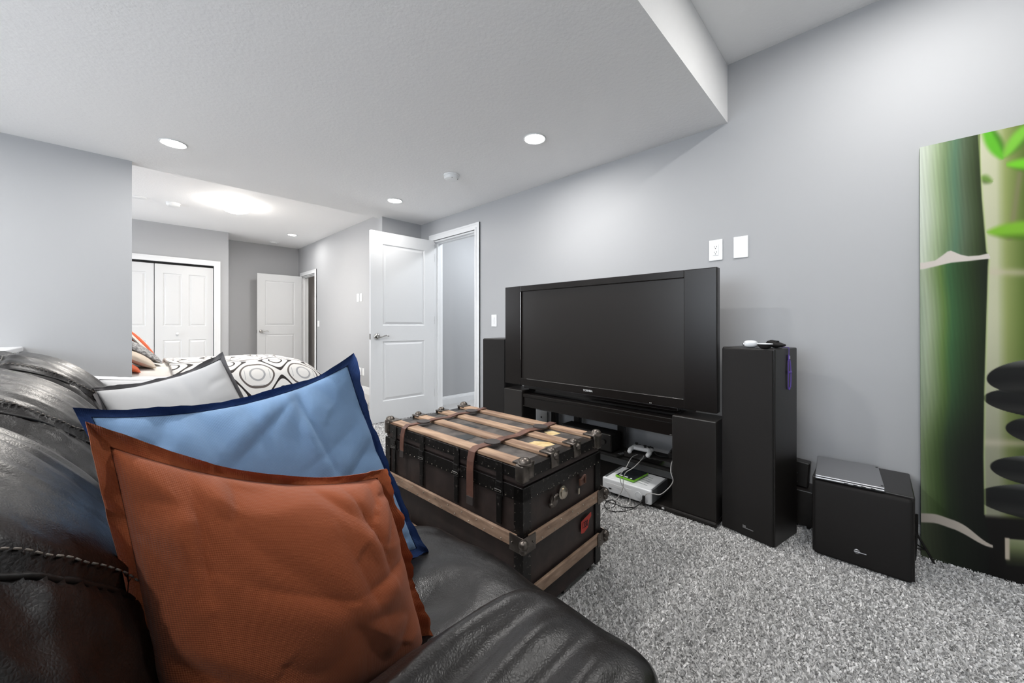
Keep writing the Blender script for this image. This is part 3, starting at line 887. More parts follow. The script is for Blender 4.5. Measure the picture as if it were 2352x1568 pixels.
# wooden slats on the lid
SX = (.003, .150, .298, .452)
ZS = TH + .003
for i, x in enumerate(SX):
    MB().rbox((x, .012, ZS), (x + .050, TL_ - .012, ZS + .014), .003).build('lid_slat', 'slat_wood', tr)
ZT = ZS + .014
# slat end clamps
for i, x in enumerate(SX):
    for (y, s) in ((0, 1), (TL_, -1)):
        xc = x + .025
        m = MB()
        m.rbox((xc - .027, min(y - s*.006, y + s*.05), ZT - .004), (xc + .027, max(y - s*.006, y + s*.05), ZT + .003), .002)
        m.rbox((xc - .024, min(y - s*.007, y - s*.001), .525), (xc + .024, max(y - s*.007, y - s*.001), ZT), .002)
        if i in (0, 3):
            xk = x + (.014 if i == 0 else .036)
            m.lathe([(.024, 0), (.025, .006), (.021, .008), (.019, .016), (.012, .022), (.002, .024)], (xk, y + s * .006, ZT - .004), n=18)
            xa = -.008 if i == 0 else TD - .03
            m.rbox((xa, min(y - s*.008, y + s*.032), .515), (xa + .038, max(y - s*.008, y + s*.032), ZT), .008, 3)
        else:
            m.lathe([(.016, 0), (.016, .008), (.011, .014), (.002, .016)], (xc, y + s * .012, ZT), n=16)
            m.ball((xc, y - s * .006, ZT - .012), .013)
        m.build('slat_clamp', 'cast_iron', tr, smooth=True, auto=40)
# wooden slats round the body
for (z0, z1) in ((.298, .341), (.118, .160)):
    MB().rbox((-.015, .02, z0), (-.0035, TL_ - .02, z1), .003).build('body_slat', 'slat_wood_side', tr)
    MB().rbox((.02, -.015, z0), (TD - .02, -.0035, z1), .003).build('body_slat', 'slat_wood_side', tr)
    MB().rbox((TD + .0035, .02, z0), (TD + .015, TL_ - .02, z1), .003).build('body_slat', 'slat_wood_side', tr)
    for (cx, cy) in ((0, 0), (TD, 0), (0, TL_), (TD, TL_)):
        sx = 1 if cx == 0 else -1; sy = 1 if cy == 0 else -1
        m = MB()
        X = sorted((cx - sx * .020, cx + sx * .045)); Yq = sorted((cy - sy * .020, cy - sy * .0155)); m.rbox((X[0], Yq[0], z0 - .008), (X[1], Yq[1], z1 + .004), .002)
        Yr = sorted((cy - sy * .020, cy + sy * .045)); Xr = sorted((cx - sx * .020, cx - sx * .0155)); m.rbox((Xr[0], Yr[0], z0 - .008), (Xr[1], Yr[1], z1 + .004), .002)
        m.ball((cx - sx * .018, cy - sy * .018, (z0 + z1) / 2 + .006), .017); m.ball((cx - sx * .017, cy - sy * .017, (z0 + z1) / 2 - .014), .014)
        for d in (.03,):
            m.ball((cx + sx * d, cy - sy * .021, (z0 + z1) / 2), .004, n=8); m.ball((cx - sx * .021, cy + sy * d, (z0 + z1) / 2), .004, n=8)
        m.build('corner_clamp', 'cast_iron', tr, smooth=True, auto=40)
# nails
rn = random.Random(3)
m = MB()
for k in range(26):
    y = .03 + k * .033
    m.ball((-.004, y, .535), .0014, n=6); m.ball((-.004, y + .012, .458), .0018, n=6)
for k in range(15):
    x = .03 + k * .032
    m.ball((x, -.004, .531), .0016, n=6); m.ball((x + .01, -.004, .458), .0018, n=6)
for z in [.05 + .03 * k for k in range(14)]:
    m.ball((.033, -.0035, z), .0012, n=6); m.ball((-.0035, .033, z), .0012, n=6)
for k in range(12):
    m.ball((.045 + .038 * k, -.0155, .329 - .02 * (k % 2)), .0028, n=6)
for k in range(20):
    m.ball((-.0155, .045 + .042 * k, .329 - .02 * (k % 2)), .0028, n=6)
nl = m.build('nails', 'brass', tr, smooth=True); nl['kind'] = 'stuff'
# hasps on the front
for y in (.105, .34, .575, .80):
    m = MB().rbox((-.007, y - .016, .445), (-.0035, y + .016, .566), .002).rbox((-.010, y - .012, .30 + .05), (-.0035, y + .012, .455), .002)
    m.rbox((-.012, y - .014, .478), (-.006, y + .014, .500), .003)
    h = m.build('hasp', 'trunk_metal', tr)
    MB().rbox((-.016, y - .017, .464), (-.0105, y + .017, .473), .002).build('catch', 'chrome', h)
# leather straps over the lid
for (y, zl, w) in ((.245, .405, .036), (.715, .470, .030)):
    zt = ZT + .003
    pts = [(TD + .006, y, .45), (TD + .007, y, .53), (TD - .002, y, zt + .002), (.46, y, zt), (.40, y - .004, zt - .004), (.352, y, zt), (.31, y, zt + .004), (.25, y + .004, zt - .006), (.20, y, zt), (.155, y, zt + .003), (.10, y - .003, zt - .002), (.055, y, zt), (.012, y, zt + .001), (-.009, y, zt - .010), (-.0165, y, .535), (-.0185, y, .50), (-.0185, y, zl)]
    dense = []
    for a, b in zip(pts[:-1], pts[1:]):
        for k in range(4): dense.append(Vector(a).lerp(Vector(b), k / 4))
    dense.append(Vector(pts[-1]))
    s = MB().ribbon(dense, w, .0035).build('strap', 'strap', tr)
    MB().rbox((-.0215, y - w / 2, zl - .03), (-.0165, y + w / 2, zl + .002), .002).build('strap_tip', 'strap_dark', s)
    for xk in (.098, .405):
        b = bmesh.new(); bmesh.ops.create_circle(b, cap_ends=True, segments=18, radius=1)
        ex = bmesh.ops.extrude_face_region(b, geom=list(b.faces)); bmesh.ops.translate(b, vec=(0, 0, .1), verts=[v for v in ex['geom'] if isinstance(v, bmesh.types.BMVert)])
        MB().bm(b, Matrix.Translation((xk, y, zt - .001)) @ Matrix.Diagonal((.030, .036, .06, 1))).build('strap_keeper', 'strap_dark', s)
# end handle remains
m = MB().lathe([(.022, 0), (.022, .006), (.014, .011), (.002, .012)], (.165, -.0035, .405), n=18, M=Matrix.Rotation(R(90), 3, 'X')).ball((.145, -.008, .395), .010).tube([(.15, -.01, .40), (.158, -.016, .425), (.175, -.016, .428)], .004, n=6)
m.build('handle_loop', 'cast_iron', tr, smooth=True, auto=40)
MB().lathe([(.024, 0), (.025, .004), (.018, .007), (.020, .012), (.008, .016)], (.222, -.0035, .417), n=14, M=Matrix.Rotation(R(90), 3, 'X')).build('handle_plate', 'brass', tr, smooth=True, auto=30)
MB().rbox((.335, -.012, .405), (.375, -.003, .432), .003).tube([(.342, -.012, .43), (.355, -.02, .447), (.368, -.014, .412)], .0045, n=6).build('handle_stub', 'strap', tr, smooth=True, auto=40)
MB().rbox((.330, -.006, .372), (.341, -.003, .396), .002).build('handle_pin', 'brass', tr)
# labels
def poly_plate(pts, n, th):
    k = len(pts); n = Vector(n)
    vs = [Vector(p) for p in pts] + [Vector(p) + n * th for p in pts]
    return MB().add(vs, [tuple(range(k - 1, -1, -1)), tuple(range(k, 2 * k))] + [(i, (i+1) % k, k + (i+1) % k, k + i) for i in range(k)])
st = poly_plate([(.352, -.0041, .208), (.372, -.0041, .203), (.404, -.0041, .214), (.412, -.0041, .240), (.430, -.0041, .252), (.428, -.0041, .268), (.405, -.0041, .264), (.352, -.0041, .255)], (0, -1, 0), .0006).build('sticker', 'sticker_red', tr)
text_mesh('sticker_text', '1330', .036, Matrix.Translation((.380, -.0052, .234)) @ Matrix(((.62, 0, 0, 0), (0, 0, -1, 0), (0, 1, 0, 0), (0, 0, 0, 1))), 'ink', st, depth=.0003, bold=.0006)
poly_plate([(.212, .095, TH + .0032), (.285, .075, TH + .0032), (.296, .115, TH + .0032), (.265, .165, TH + .0032), (.222, .170, TH + .0032), (.206, .14, TH + .0032)], (0, 0, 1), .0006).build('paper_label', 'paper_yellow', tr)
poly_plate([(.37, .16, TH + .0032), (.43, .15, TH + .0032), (.44, .20, TH + .0032), (.40, .22, TH + .0032)], (0, 0, 1), .0006).build('paper_label', 'paper_yellow', tr)
poly_plate([(.06, .385, TH + .0032), (.145, .39, TH + .0032), (.145, .45, TH + .0032), (.06, .46, TH + .0032)], (0, 0, 1), .0006).build('paper_label', 'paper_dark', tr)
poly_plate([(.21, .50, TH + .0032), (.26, .49, TH + .0032), (.262, .58, TH + .0032), (.212, .59, TH + .0032)], (0, 0, 1), .0006).build('paper_label', 'paper_dark', tr)
for (x, y) in ((.05, .03), (TD - .05, .03), (.05, TL_ - .03), (TD - .05, TL_ - .03), (.27, .03)):
    MB().cyl((x - .008, y, .014), (x + .008, y, .014), .014, n=14).box((x - .010, y - .008, .014), (x + .010, y + .008, .031)).build('caster', 'cast_iron', tr)

# ------------------------------------------------------------------ television stand
sd = empty('tv_stand', (2.118, .587, 0), 0, 'black television stand with wide side columns and open middle', 'tv stand')
SW = 1.540
def box_part(name, a, b, m, parent, r=.003):
    return MB().rbox(a, b, r, 2).build(name, m, parent)
c1 = box_part('side_column', (0, 0, .030), (.17, .225, .548), 'black_wood', sd, .006)
c2 = box_part('side_column', (0, SW - .190, .030), (.17, SW, .548), 'black_wood', sd, .006)
box_part('plinth', (-.012, -.004, .004), (.405, SW + .004, .032), 'black_wood', sd, .008)
box_part('top_shelf', (.010, .226, .500), (.40, SW - .191, .524), 'tv_black', sd)
box_part('front_rail', (.018, .226, .425), (.045, SW - .191, .499), 'tv_black', sd)
box_part('middle_shelf', (.20, .226, .150), (.40, SW - .191, .166), 'black_matte', sd)
for y in (.226, .70, 1.075, 1.30):
    box_part('back_post', (.36, y, .167), (.40, y + .05, .499), 'black_wood', sd)
box_part('foot_sticker', (-.0135, .262, .016), (-.0118, .276, .026), 'logo', sd, .0005)
for k, y in enumerate((.232, SW - .197)):
    MB().rbox((.014, y - .002, .428), (.018, y + .010, .434), .001).build('bracket', 'chrome', sd)
# receiver on the shelf
rc = empty('av_receiver', (2.33, 1.30, .166), 0, 'black receiver box inside the television stand', 'receiver')
MB().rbox((0, 0, .006), (.13, .42, .13), .004).build('case', 'black_matte', rc)
MB().rbox((-.004, .005, .010), (-.0005, .415, .126), .002).build('front_panel', 'tv_gloss', rc)
for y in (.06, .35): MB().cyl((-.016, y, .07), (-.0042, y, .07), .018, n=18).build('knob', 'black_wood', rc)
for (x, y) in ((.02, .03), (.02, .39), (.11, .03), (.11, .39)): MB().cyl((x, y, 0), (x, y, .007), .01, n=10).build('foot', 'black_matte', rc)

# ------------------------------------------------------------------ television
tv = empty('television', (2.14, 1.363, .5245), 0, 'large black flat television with wide side bezels on the stand', 'television')
TW = .774          # half width
def tz(z): return z - .5245
B = MB()
fy0, fy1, fz0, fz1 = -TW, TW, tz(.585), tz(1.346)
sy0, sy1, sz0, sz1 = .756 - 1.363, 1.966 - 1.363, tz(.640), tz(1.303)
B.rbox((0, fy0, fz0), (.05, sy0, fz1), .004).rbox((0, sy1, fz0), (.05, fy1, fz1), .004).rbox((0, sy0 - .003, sz1), (.05, sy1 + .003, fz1), .004).rbox((0, sy0 - .003, fz0), (.05, sy1 + .003, sz0), .004)
B.build('bezel', 'tv_black', tv)
MB().box((.012, sy0 - .001, sz0 - .001), (.02, sy1 + .001, sz1 + .001)).build('screen', 'screen', tv)
m = MB(); a, b = .05, .34
y0, y1, z0, z1 = -.66, .66, fz0 + .02, fz1 - .03
Y0, Y1, Z0, Z1 = -.42, .42, fz0 + .05, fz1 - .22
m.add([(a,y0,z0),(a,y1,z0),(a,y1,z1),(a,y0,z1),(b,Y0,Z0),(b,Y1,Z0),(b,Y1,Z1),(b,Y0,Z1)], [(0,1,2,3),(4,5,6,7),(0,1,5,4),(1,2,6,5),(2,3,7,6),(3,0,4,7)])
m.build('rear_housing', 'black_matte', tv)
MB().rbox((.06, -.575, 0), (.30, .575, fz0 + .03), .004).build('pedestal', 'tv_gloss', tv)
MB().rbox((.002, -.575, fz0 - .020), (.05, .575, fz0 + .002), .004).build('lower_lip', 'tv_gloss', tv)
MB().rbox((-.0012, sy0, sz0 - .004), (.006, sy1 - .06, sz0 - .001), .0008).build('chrome_strip', 'chrome', tv)
MB().rbox((-.0008, sy1 + .0015, sz0 + .14), (.006, sy1 + .004, sz1 - .004), .0006).build('chrome_strip', 'chrome', tv)
TM = lambda x, y, z: Matrix.Translation((x, y, z)) @ Matrix(((0, 0, -1, 0), (-1, 0, 0, 0), (0, 1, 0, 0), (0, 0, 0, 1)))
text_mesh('maker_name', 'TOSHIBA', .0175, TM(-.0008, 1.367 - 1.363, tz(.612)), 'logo', tv, depth=.0004, bold=.0003)
m = MB()
for dy in (-.004, .004): m.cyl((-.001, .943 - 1.363 + dy, tz(.592)), (.001, .943 - 1.363 + dy, tz(.592)), .0022, n=10)
m.build('indicator_lights', 'logo', tv)['kind'] = 'stuff'

# ------------------------------------------------------------------ loudspeakers
def tower(loc, rz, w, d, h, label, grp):
    e = empty('tower_speaker', loc, rz, label, 'speaker', grp)
    MB().rbox((.012, 0, .006), (d, w, h), .006, 3).build('cabinet', 'black_wood', e)
    MB().rbox((0, .004, .012), (.0115, w - .004, h - .006), .005, 3).build('grille', 'grille', e)
    for (x, y) in ((.03, .03), (.03, w - .03), (d - .03, .03), (d - .03, w - .03)): MB().cyl((x, y, 0), (x, y, .008), .012, n=10).build('foot', 'black_matte', e)
    m = MB().rbox((-.002, w * .50, .052), (0, w * .56, .064), .0008).rbox((-.002, w * .36, .050), (0, w * .56, .054), .0008)
    m.build('badge', 'silver', e)
    return e
GS = 'pair of tower speakers'
tower((2.096, .339, 0), R(-13), .241, .255, .933, 'tall black tower speaker right of the television', GS)
tower((2.185, 2.185, 0), R(8), .241, .255, .933, 'tall black tower speaker left of the television, partly hidden by it', GS)

# things on the right speaker
SPT = .933
e = empty('game_controller', (2.165, .445, SPT), R(20), 'white rounded handheld controller lying on the right speaker', 'controller')
softbox((0, 0, .0185), (.036, .030, .018), 2.6, 14, lambda w, p: -.004 * max(0, w.x)).build('shell', 'console_white', e, smooth=True)
MB().rbox((-.012, .024, .010), (.010, .034, .024), .004, 2).build('end_cap', 'silver', e, smooth=True, auto=40)
e = empty('small_dish', (2.125, .378, SPT), 0, 'small black bowl-shaped dish with a white ring along its outline on the speaker corner', 'dish')
MB().lathe([(.014, 0), (.022, .004), (.029, .012), (.0315, .022), (.030, .022), (.027, .013), (.018, .006), (.001, .005)], n=28).build('bowl', 'black_matte', e, smooth=True, auto=50)
MB().lathe([(.0316, .0205), (.033, .022), (.0316, .024), (.030, .0235), (.0298, .022)], n=28).build('rim', 'console_white', e, smooth=True)  # white ring stands in for the bright sharpening halo round the bowl
e = empty('black_gadget', (2.20, .345, SPT), R(-20), 'small black wedge-shaped gadget on the speaker, rightmost of three', 'gadget')
softbox((0, 0, .016), (.028, .038, .0155), 3.0, 12, lambda w, p: .012 * max(0, w.z) * w.y - .008 * max(0, -w.z) * abs(w.y)).build('shell', 'black_matte', e, smooth=True)
MB().rbox((-.012, -.004, .030), (.012, .030, .036), .003, 2, M=Matrix.Rotation(R(8), 4, 'X')).build('button', 'slot', e)
# purple strap hanging on the speaker side (local frame of the speaker)
e = empty('wrist_strap', (2.096, .339, 0), R(-13), 'purple wrist strap hanging on the side of the right speaker', 'strap')
xs, zt = .150, .905
m = MB().ribbon([Vector((xs - .006 - .004 * math.sin(math.pi * t), -.004 - .002 * math.sin(3 * t), lerp(zt - .03, zt - .165, t))) for t in [k / 14 for k in range(15)]], .010, .002, axis=(1, 0, 0))
m.ribbon([Vector((xs + .006 + .005 * math.sin(math.pi * t), -.0065 - .003 * math.sin(2 * t), lerp(zt - .03, zt - .160, t))) for t in [k / 14 for k in range(15)]], .009, .002, axis=(1, 0, 0))
m.tube([(xs - .006, -.004, zt - .164), (xs, -.006, zt - .172), (xs + .006, -.0065, zt - .160)], .003, n=8)
m.build('webbing', 'purple', e)
MB().rbox((xs - .007, -.008, zt - .034), (xs + .007, -.0015, zt - .004), .003, 2).build('clasp', 'purple', e, smooth=True, auto=40)
MB().rbox((xs - .002, -.0095, zt - .024), (xs + .001, -.0078, zt - .010), .0006).build('clip', 'logo', e)
MB().rbox((xs - .004, -.0115, zt - .094), (xs + .018, -.003, zt - .084), .002, 2).build('slider', 'purple', e)
MB().tube([(xs, -.004, zt - .006), (xs, -.004, zt + .028), (xs + .004, .006, zt + .0315), (xs + .004, .03, zt + .031)], .0016, n=6).build('cord', 'purple', e)

# ------------------------------------------------------------------ subwoofer and laptop
sb = empty('subwoofer', (2.186, -.115, 0), 0, 'black cube subwoofer with a silver badge, under the laptop', 'subwoofer')
MB().rbox((.03, .0, .008), (.375, .325, .350), .004, 2).build('cabinet', 'black_wood', sb)
MB().rbox((0, .006, .010), (.029, .319, .344), .022, 5).build('grille', 'grille', sb, smooth=True, auto=40)
m = MB().rbox((-.004, .142, .073), (0, .182, .077), .001).lathe([(.010, 0), (.010, .002), (.008, .003), (.0075, .001)], (-.0005, .172, .077), n=20, M=Matrix.Rotation(R(-90), 3, 'Y'))
m.build('badge', 'silver', sb)
for (x, y) in ((.05, .04), (.05, .285), (.34, .04), (.34, .285)): MB().cyl((x, y, 0), (x, y, .010), .016, n=12).build('foot', 'black_matte', sb)
lp = empty('laptop', (2.195, -.030, .3505), R(3.5), 'closed silver laptop lying on the subwoofer', 'laptop')
LW, LD = .228, .325    # along y, along x
MB().rbox((0, 0, .001), (LD, LW, .0105), .004, 3).build('base', 'silver', lp)
MB().rbox((.001, .001, .0115), (LD - .001, LW - .001, .0185), .003, 3).build('lid', 'silver', lp)
MB().box((.003, .003, .0104), (LD - .003, LW - .003, .0116)).build('gap', 'gap_dark', lp)
for (x, w) in ((.02, .010), (.29, .010)):
    MB().rbox((x, .004, .0182), (x + .012, .012, .0195), .001).build('hinge_cap', 'slot', lp)
m = MB()
for y in (.03, .06, .085, .115): m.box((-.0008, y, .004), (.001, y + .014, .008))
m.build('ports', 'slot', lp)['kind'] = 'stuff'
# device behind the speaker
e = empty('wall_device', (2.42, .225, 0), 0, 'black boxy device on the floor between the tower speaker and the subwoofer', 'device')
MB().rbox((0, 0, .02), (.14, .13, .20), .005).build('case', 'black_wood', e)
MB().rbox((.04, .03, .199), (.10, .12, .33), .006, M=Matrix.Translation((0, .01, 0)) @ Matrix.Rotation(R(4), 4, 'X')).build('upright', 'black_wood', e)
for z in (.27, .225): MB().ball((.038, .07, z), .003, n=8).build('screw', 'chrome', e, smooth=True)
for (x, y) in ((.02, .02), (.12, .02), (.02, .11), (.12, .11)): MB().cyl((x, y, 0), (x, y, .021), .01, n=10).build('foot', 'black_matte', e)
# tripod stand foot by the painting
e = empty('tripod_stand', (2.468, -.133, 0), 0, 'black wire tripod foot between the subwoofer and the painting', 'stand')
TP = ((-.013, -.052), (-.034, .008), (.058, .004))
for (dx, dy) in TP:
    MB().tube([(0, 0, .112), (dx * .5, dy * .5, .060), (dx, dy, .006)], .0042, n=8).build('leg', 'black_matte', e, smooth=True)
for a, b in ((0, 1), (1, 2), (2, 0)):
    MB().tube([(TP[a][0] * .55, TP[a][1] * .55, .054), (TP[b][0] * .55, TP[b][1] * .55, .054)], .0028, n=6, smooth=0).build('brace', 'black_matte', e, smooth=True)
MB().cyl((0, 0, .105), (0, 0, .20), .005, n=10).build('post', 'black_matte', e, smooth=True, auto=40)

# ------------------------------------------------------------------ game console and bits in the stand
cs = empty('game_console', (2.068, .905, .0325), R(1.0), 'white game console with grey sides lying in the television stand', 'game console')
# concave-sided shell
m = MB(); nx, ny = 12, 4
Wc, Dc, Hc = .305, .245, .080
m.rbox((.012, .012, .004), (Dc, Wc - .012, Hc - .002), .006, 2)
m.build('shell', 'console_white', cs)
for y in (0, Wc - .0118): MB().rbox((.016, y, .002), (Dc - .004, y + .0118, Hc), .003, 2).build('side_panel', 'console_side', cs)
MB().rbox((-.006, 0, 0), (.016, Wc, Hc + .002), .008, 3).build('front_panel', 'console_white', cs, smooth=True, auto=40)
MB().lathe([(.021, 0), (.021, .003), (.017, .0035), (.0165, .001), (.0145, .001), (.014, .004), (.004, .0045), (.001, .0045)], (-.0062, .075, .036), n=28, M=Matrix.Rotation(R(-90), 3, 'Y')).build('power_button', 'console_white', cs, smooth=True, auto=30)
MB().rbox((-.0072, .115, .040), (-.0058, .285, .056), .0006).build('disc_tray', 'trim', cs)
MB().rbox((-.0078, .243, .020), (-.0058, .262, .028), .003, 3).build('infrared_window', 'slot', cs)
MB().cyl((-.0075, .272, .050), (-.006, .272, .050), .006, n=14).build('eject_button', 'trim', cs)
m = MB()
for k in range(5): m.tube([(.06 + .03 * k, .05 + .004 * k, Hc - .0016), (.07 + .03 * k, .12, Hc - .0012), (.065 + .03 * k, .20 - .012 * k, Hc - .0016)], .0012, n=5)
m.build('top_grooves', 'console_side', cs)['kind'] = 'stuff'
gc = empty('game_case', (2.105, 1.028, .1135), R(-4), 'green game case with a dark cover lying on the console', 'game case')
MB().rbox((0, 0, 0), (.172, .125, .012), .003, 2).build('case', 'green_case', gc)
MB().rbox((.003, .003, .0118), (.169, .122, .0128), .0004).build('cover_print', 'case_print', gc)
m = MB()
for (y, w) in ((.022, .012), (.05, .020), (.085, .022)): m.box((.010, y, .0128), (.022, y + w, .0131))
m.build('cover_lettering', 'logo', gc)['kind'] = 'stuff'
# low black set-top box behind the console
e = empty('set_top_box', (2.335, .87, .166), 0, 'flat black box behind the console, carrying the white controller', 'set-top box')
MB().rbox((0, 0, .004), (.138, .34, .040), .003).build('case', 'black_matte', e)
MB().rbox((-.003, .004, .006), (0, .336, .038), .001).build('front_panel', 'tv_gloss', e)
for (x, y) in ((.02, .03), (.02, .31), (.12, .03), (.12, .31)): MB().cyl((x, y, 0), (x, y, .005), .01, n=10).build('foot', 'black_matte', e)
# controller
e = empty('game_controller', (2.385, 1.105, .2065), R(4), 'white gamepad with black sticks lying inside the television stand', 'controller')
softbox((.0, 0, .026), (.034, .072, .017), 2.8, (10, 16, 8), lambda w, p: -.003 * (1 - abs(w.y))).build('shell', 'console_white', e, smooth=True)
for s in (-1, 1):
    MB().tube([(-.012, s * .052, .026), (-.040, s * .062, .020), (-.066, s * .060, .012)], .0145, n=12, smooth=4).ball((-.066, s * .060, .012), .0145, n=12).build('grip', 'console_white', e, smooth=True)
MB().cyl((.008, .042, .042), (.008, .042, .050), .008, n=14).cyl((.008, .042, .050), (.008, .042, .054), .011, n=14).build('thumb_stick', 'slot', e)
MB().cyl((-.012, -.022, .041), (-.012, -.022, .049), .008, n=14).cyl((-.012, -.022, .049), (-.012, -.022, .053), .011, n=14).build('thumb_stick', 'slot', e)
m = MB()
for (x, y) in ((.018, -.046), (.006, -.056), (.006, -.036), (-.006, -.046)): m.cyl((x, y, .040), (x, y, .046), .005, n=10)
m.build('face_buttons', 'slot', e)['kind'] = 'stuff'
MB().rbox((.026, -.060, .024), (.042, -.022, .038), .005).build('shoulder_button', 'slot', e); MB().rbox((.026, .022, .024), (.042, .060, .038), .005).build('shoulder_button', 'slot', e)
e = empty('remote_control', (2.345, 1.225, .1665), R(70), 'dark remote control lying left of the white gamepad', 'remote')
MB().rbox((-.02, -.07, 0), (.02, .07, .016), .005, 2).build('case', 'black_matte', e)
m = MB()
for i in range(3):
    for j in range(5): m.rbox((-.014 + .010 * i, -.05 + .018 * j, .0158), (-.007 + .010 * i, -.038 + .018 * j, .0175), .001, 1)
m.build('keys', 'console_side', e)['kind'] = 'stuff'
# cords
def cord(pts, r, m_, label):
    o = MB().tube(pts, r, n=8, smooth=8).build('cable', m_, None, smooth=True)
    return tag(o, label, 'cable', 'cables around the game console')
cord([(2.30, 1.10, .215), (2.20, 1.09, .222), (2.07, 1.06, .205), (2.040, 1.080, .165), (2.045, 1.080, .120), (2.045, 1.063, .095), (2.045, 1.035, .070), (2.04, 1.020, .036), (2.02, 1.03, .008), (2.0, 1.10, .007)], .0022, 'cable_grey', 'grey gamepad cord falling left over the console front')
cord([(2.31, 1.06, .215), (2.22, 1.03, .225), (2.07, 1.01, .220), (2.042, 1.048, .185), (2.042, 1.062, .140), (2.040, 1.063, .100), (2.04, 1.078, .060), (2.02, 1.11, .008), (1.98, 1.16, .007), (2.04, 1.24, .007)], .0022, 'cable_grey', 'grey gamepad cord crossing over the first, behind the game case')
cord([(2.28, .835, .290), (2.16, .826, .275), (2.106, .812, .235), (2.104, .800, .190), (2.090, .820, .148), (2.055, .850, .116), (2.045, .885, .112), (2.050, .925, .098), (2.052, .940, .070)], .0024, 'cable_grey', 'grey cord looping down at the right of the console')
cord([(1.894, 1.118, .007), (1.938, 1.08, .007), (1.992, 1.084, .007), (2.02, 1.11, .009), (1.992, 1.138, .009), (1.929, 1.119, .007), (1.898, 1.071, .007), (1.931, 1.022, .007), (1.99, .99, .009), (2.035, .965, .03), (2.05, .945, .065)], .0028, 'cable_black', 'black cord curled in a loop on the carpet before the console')
cord([(2.045, .945, .055), (2.02, .975, .02), (1.985, 1.02, .012), (1.98, 1.08, .013), (1.985, 1.15, .013), (2.03, 1.22, .007), (2.08, 1.35, .007)], .0026, 'cable_black', 'black cord running left along the stand on the carpet')
cord([(2.085, 1.30, .007), (2.085, 1.205, .045), (2.05, 1.17, .018), (2.02, 1.10, .018), (2.0, 1.03, .018), (2.02, .98, .016), (2.05, .935, .018)], .0022, 'cable_grey', 'thin grey cord arching off the carpet at the left of the console')
e = empty('cable_plug', (2.052, .940, .04), 0, 'black plug pushed into the console front', 'plug')
MB().rbox((-.012, -.008, 0), (.0, .008, .044), .003, 2).build('body', 'cable_black', e); MB().cyl((-.006, 0, -.012), (-.006, 0, .0), .004, n=10).build('strain_relief', 'cable_black', e)
cord([(2.43, .90, .30), (2.44, .875, .25), (2.44, .90, .212), (2.40, .95, .212), (2.38, 1.0, .212), (2.42, 1.04, .212)], .004, 'cable_black', 'black cord tangled on the flat box right of the gamepad')
cord([(2.50, .93, .47), (2.49, .925, .38), (2.46, .92, .29), (2.42, .95, .213), (2.40, .90, .213)], .005, 'cable_black', 'thick black cord hanging down at the back of the stand')
e = empty('power_adapter', (2.40, .86, .2065), R(10), 'small black adapter brick beside the gamepad', 'adapter')
MB().rbox((0, 0, 0), (.06, .075, .035), .006, 2).build('brick', 'black_matte', e); MB().rbox((-.001, .02, .012), (.0, .05, .022), .0004).build('sticker', 'silver', e)

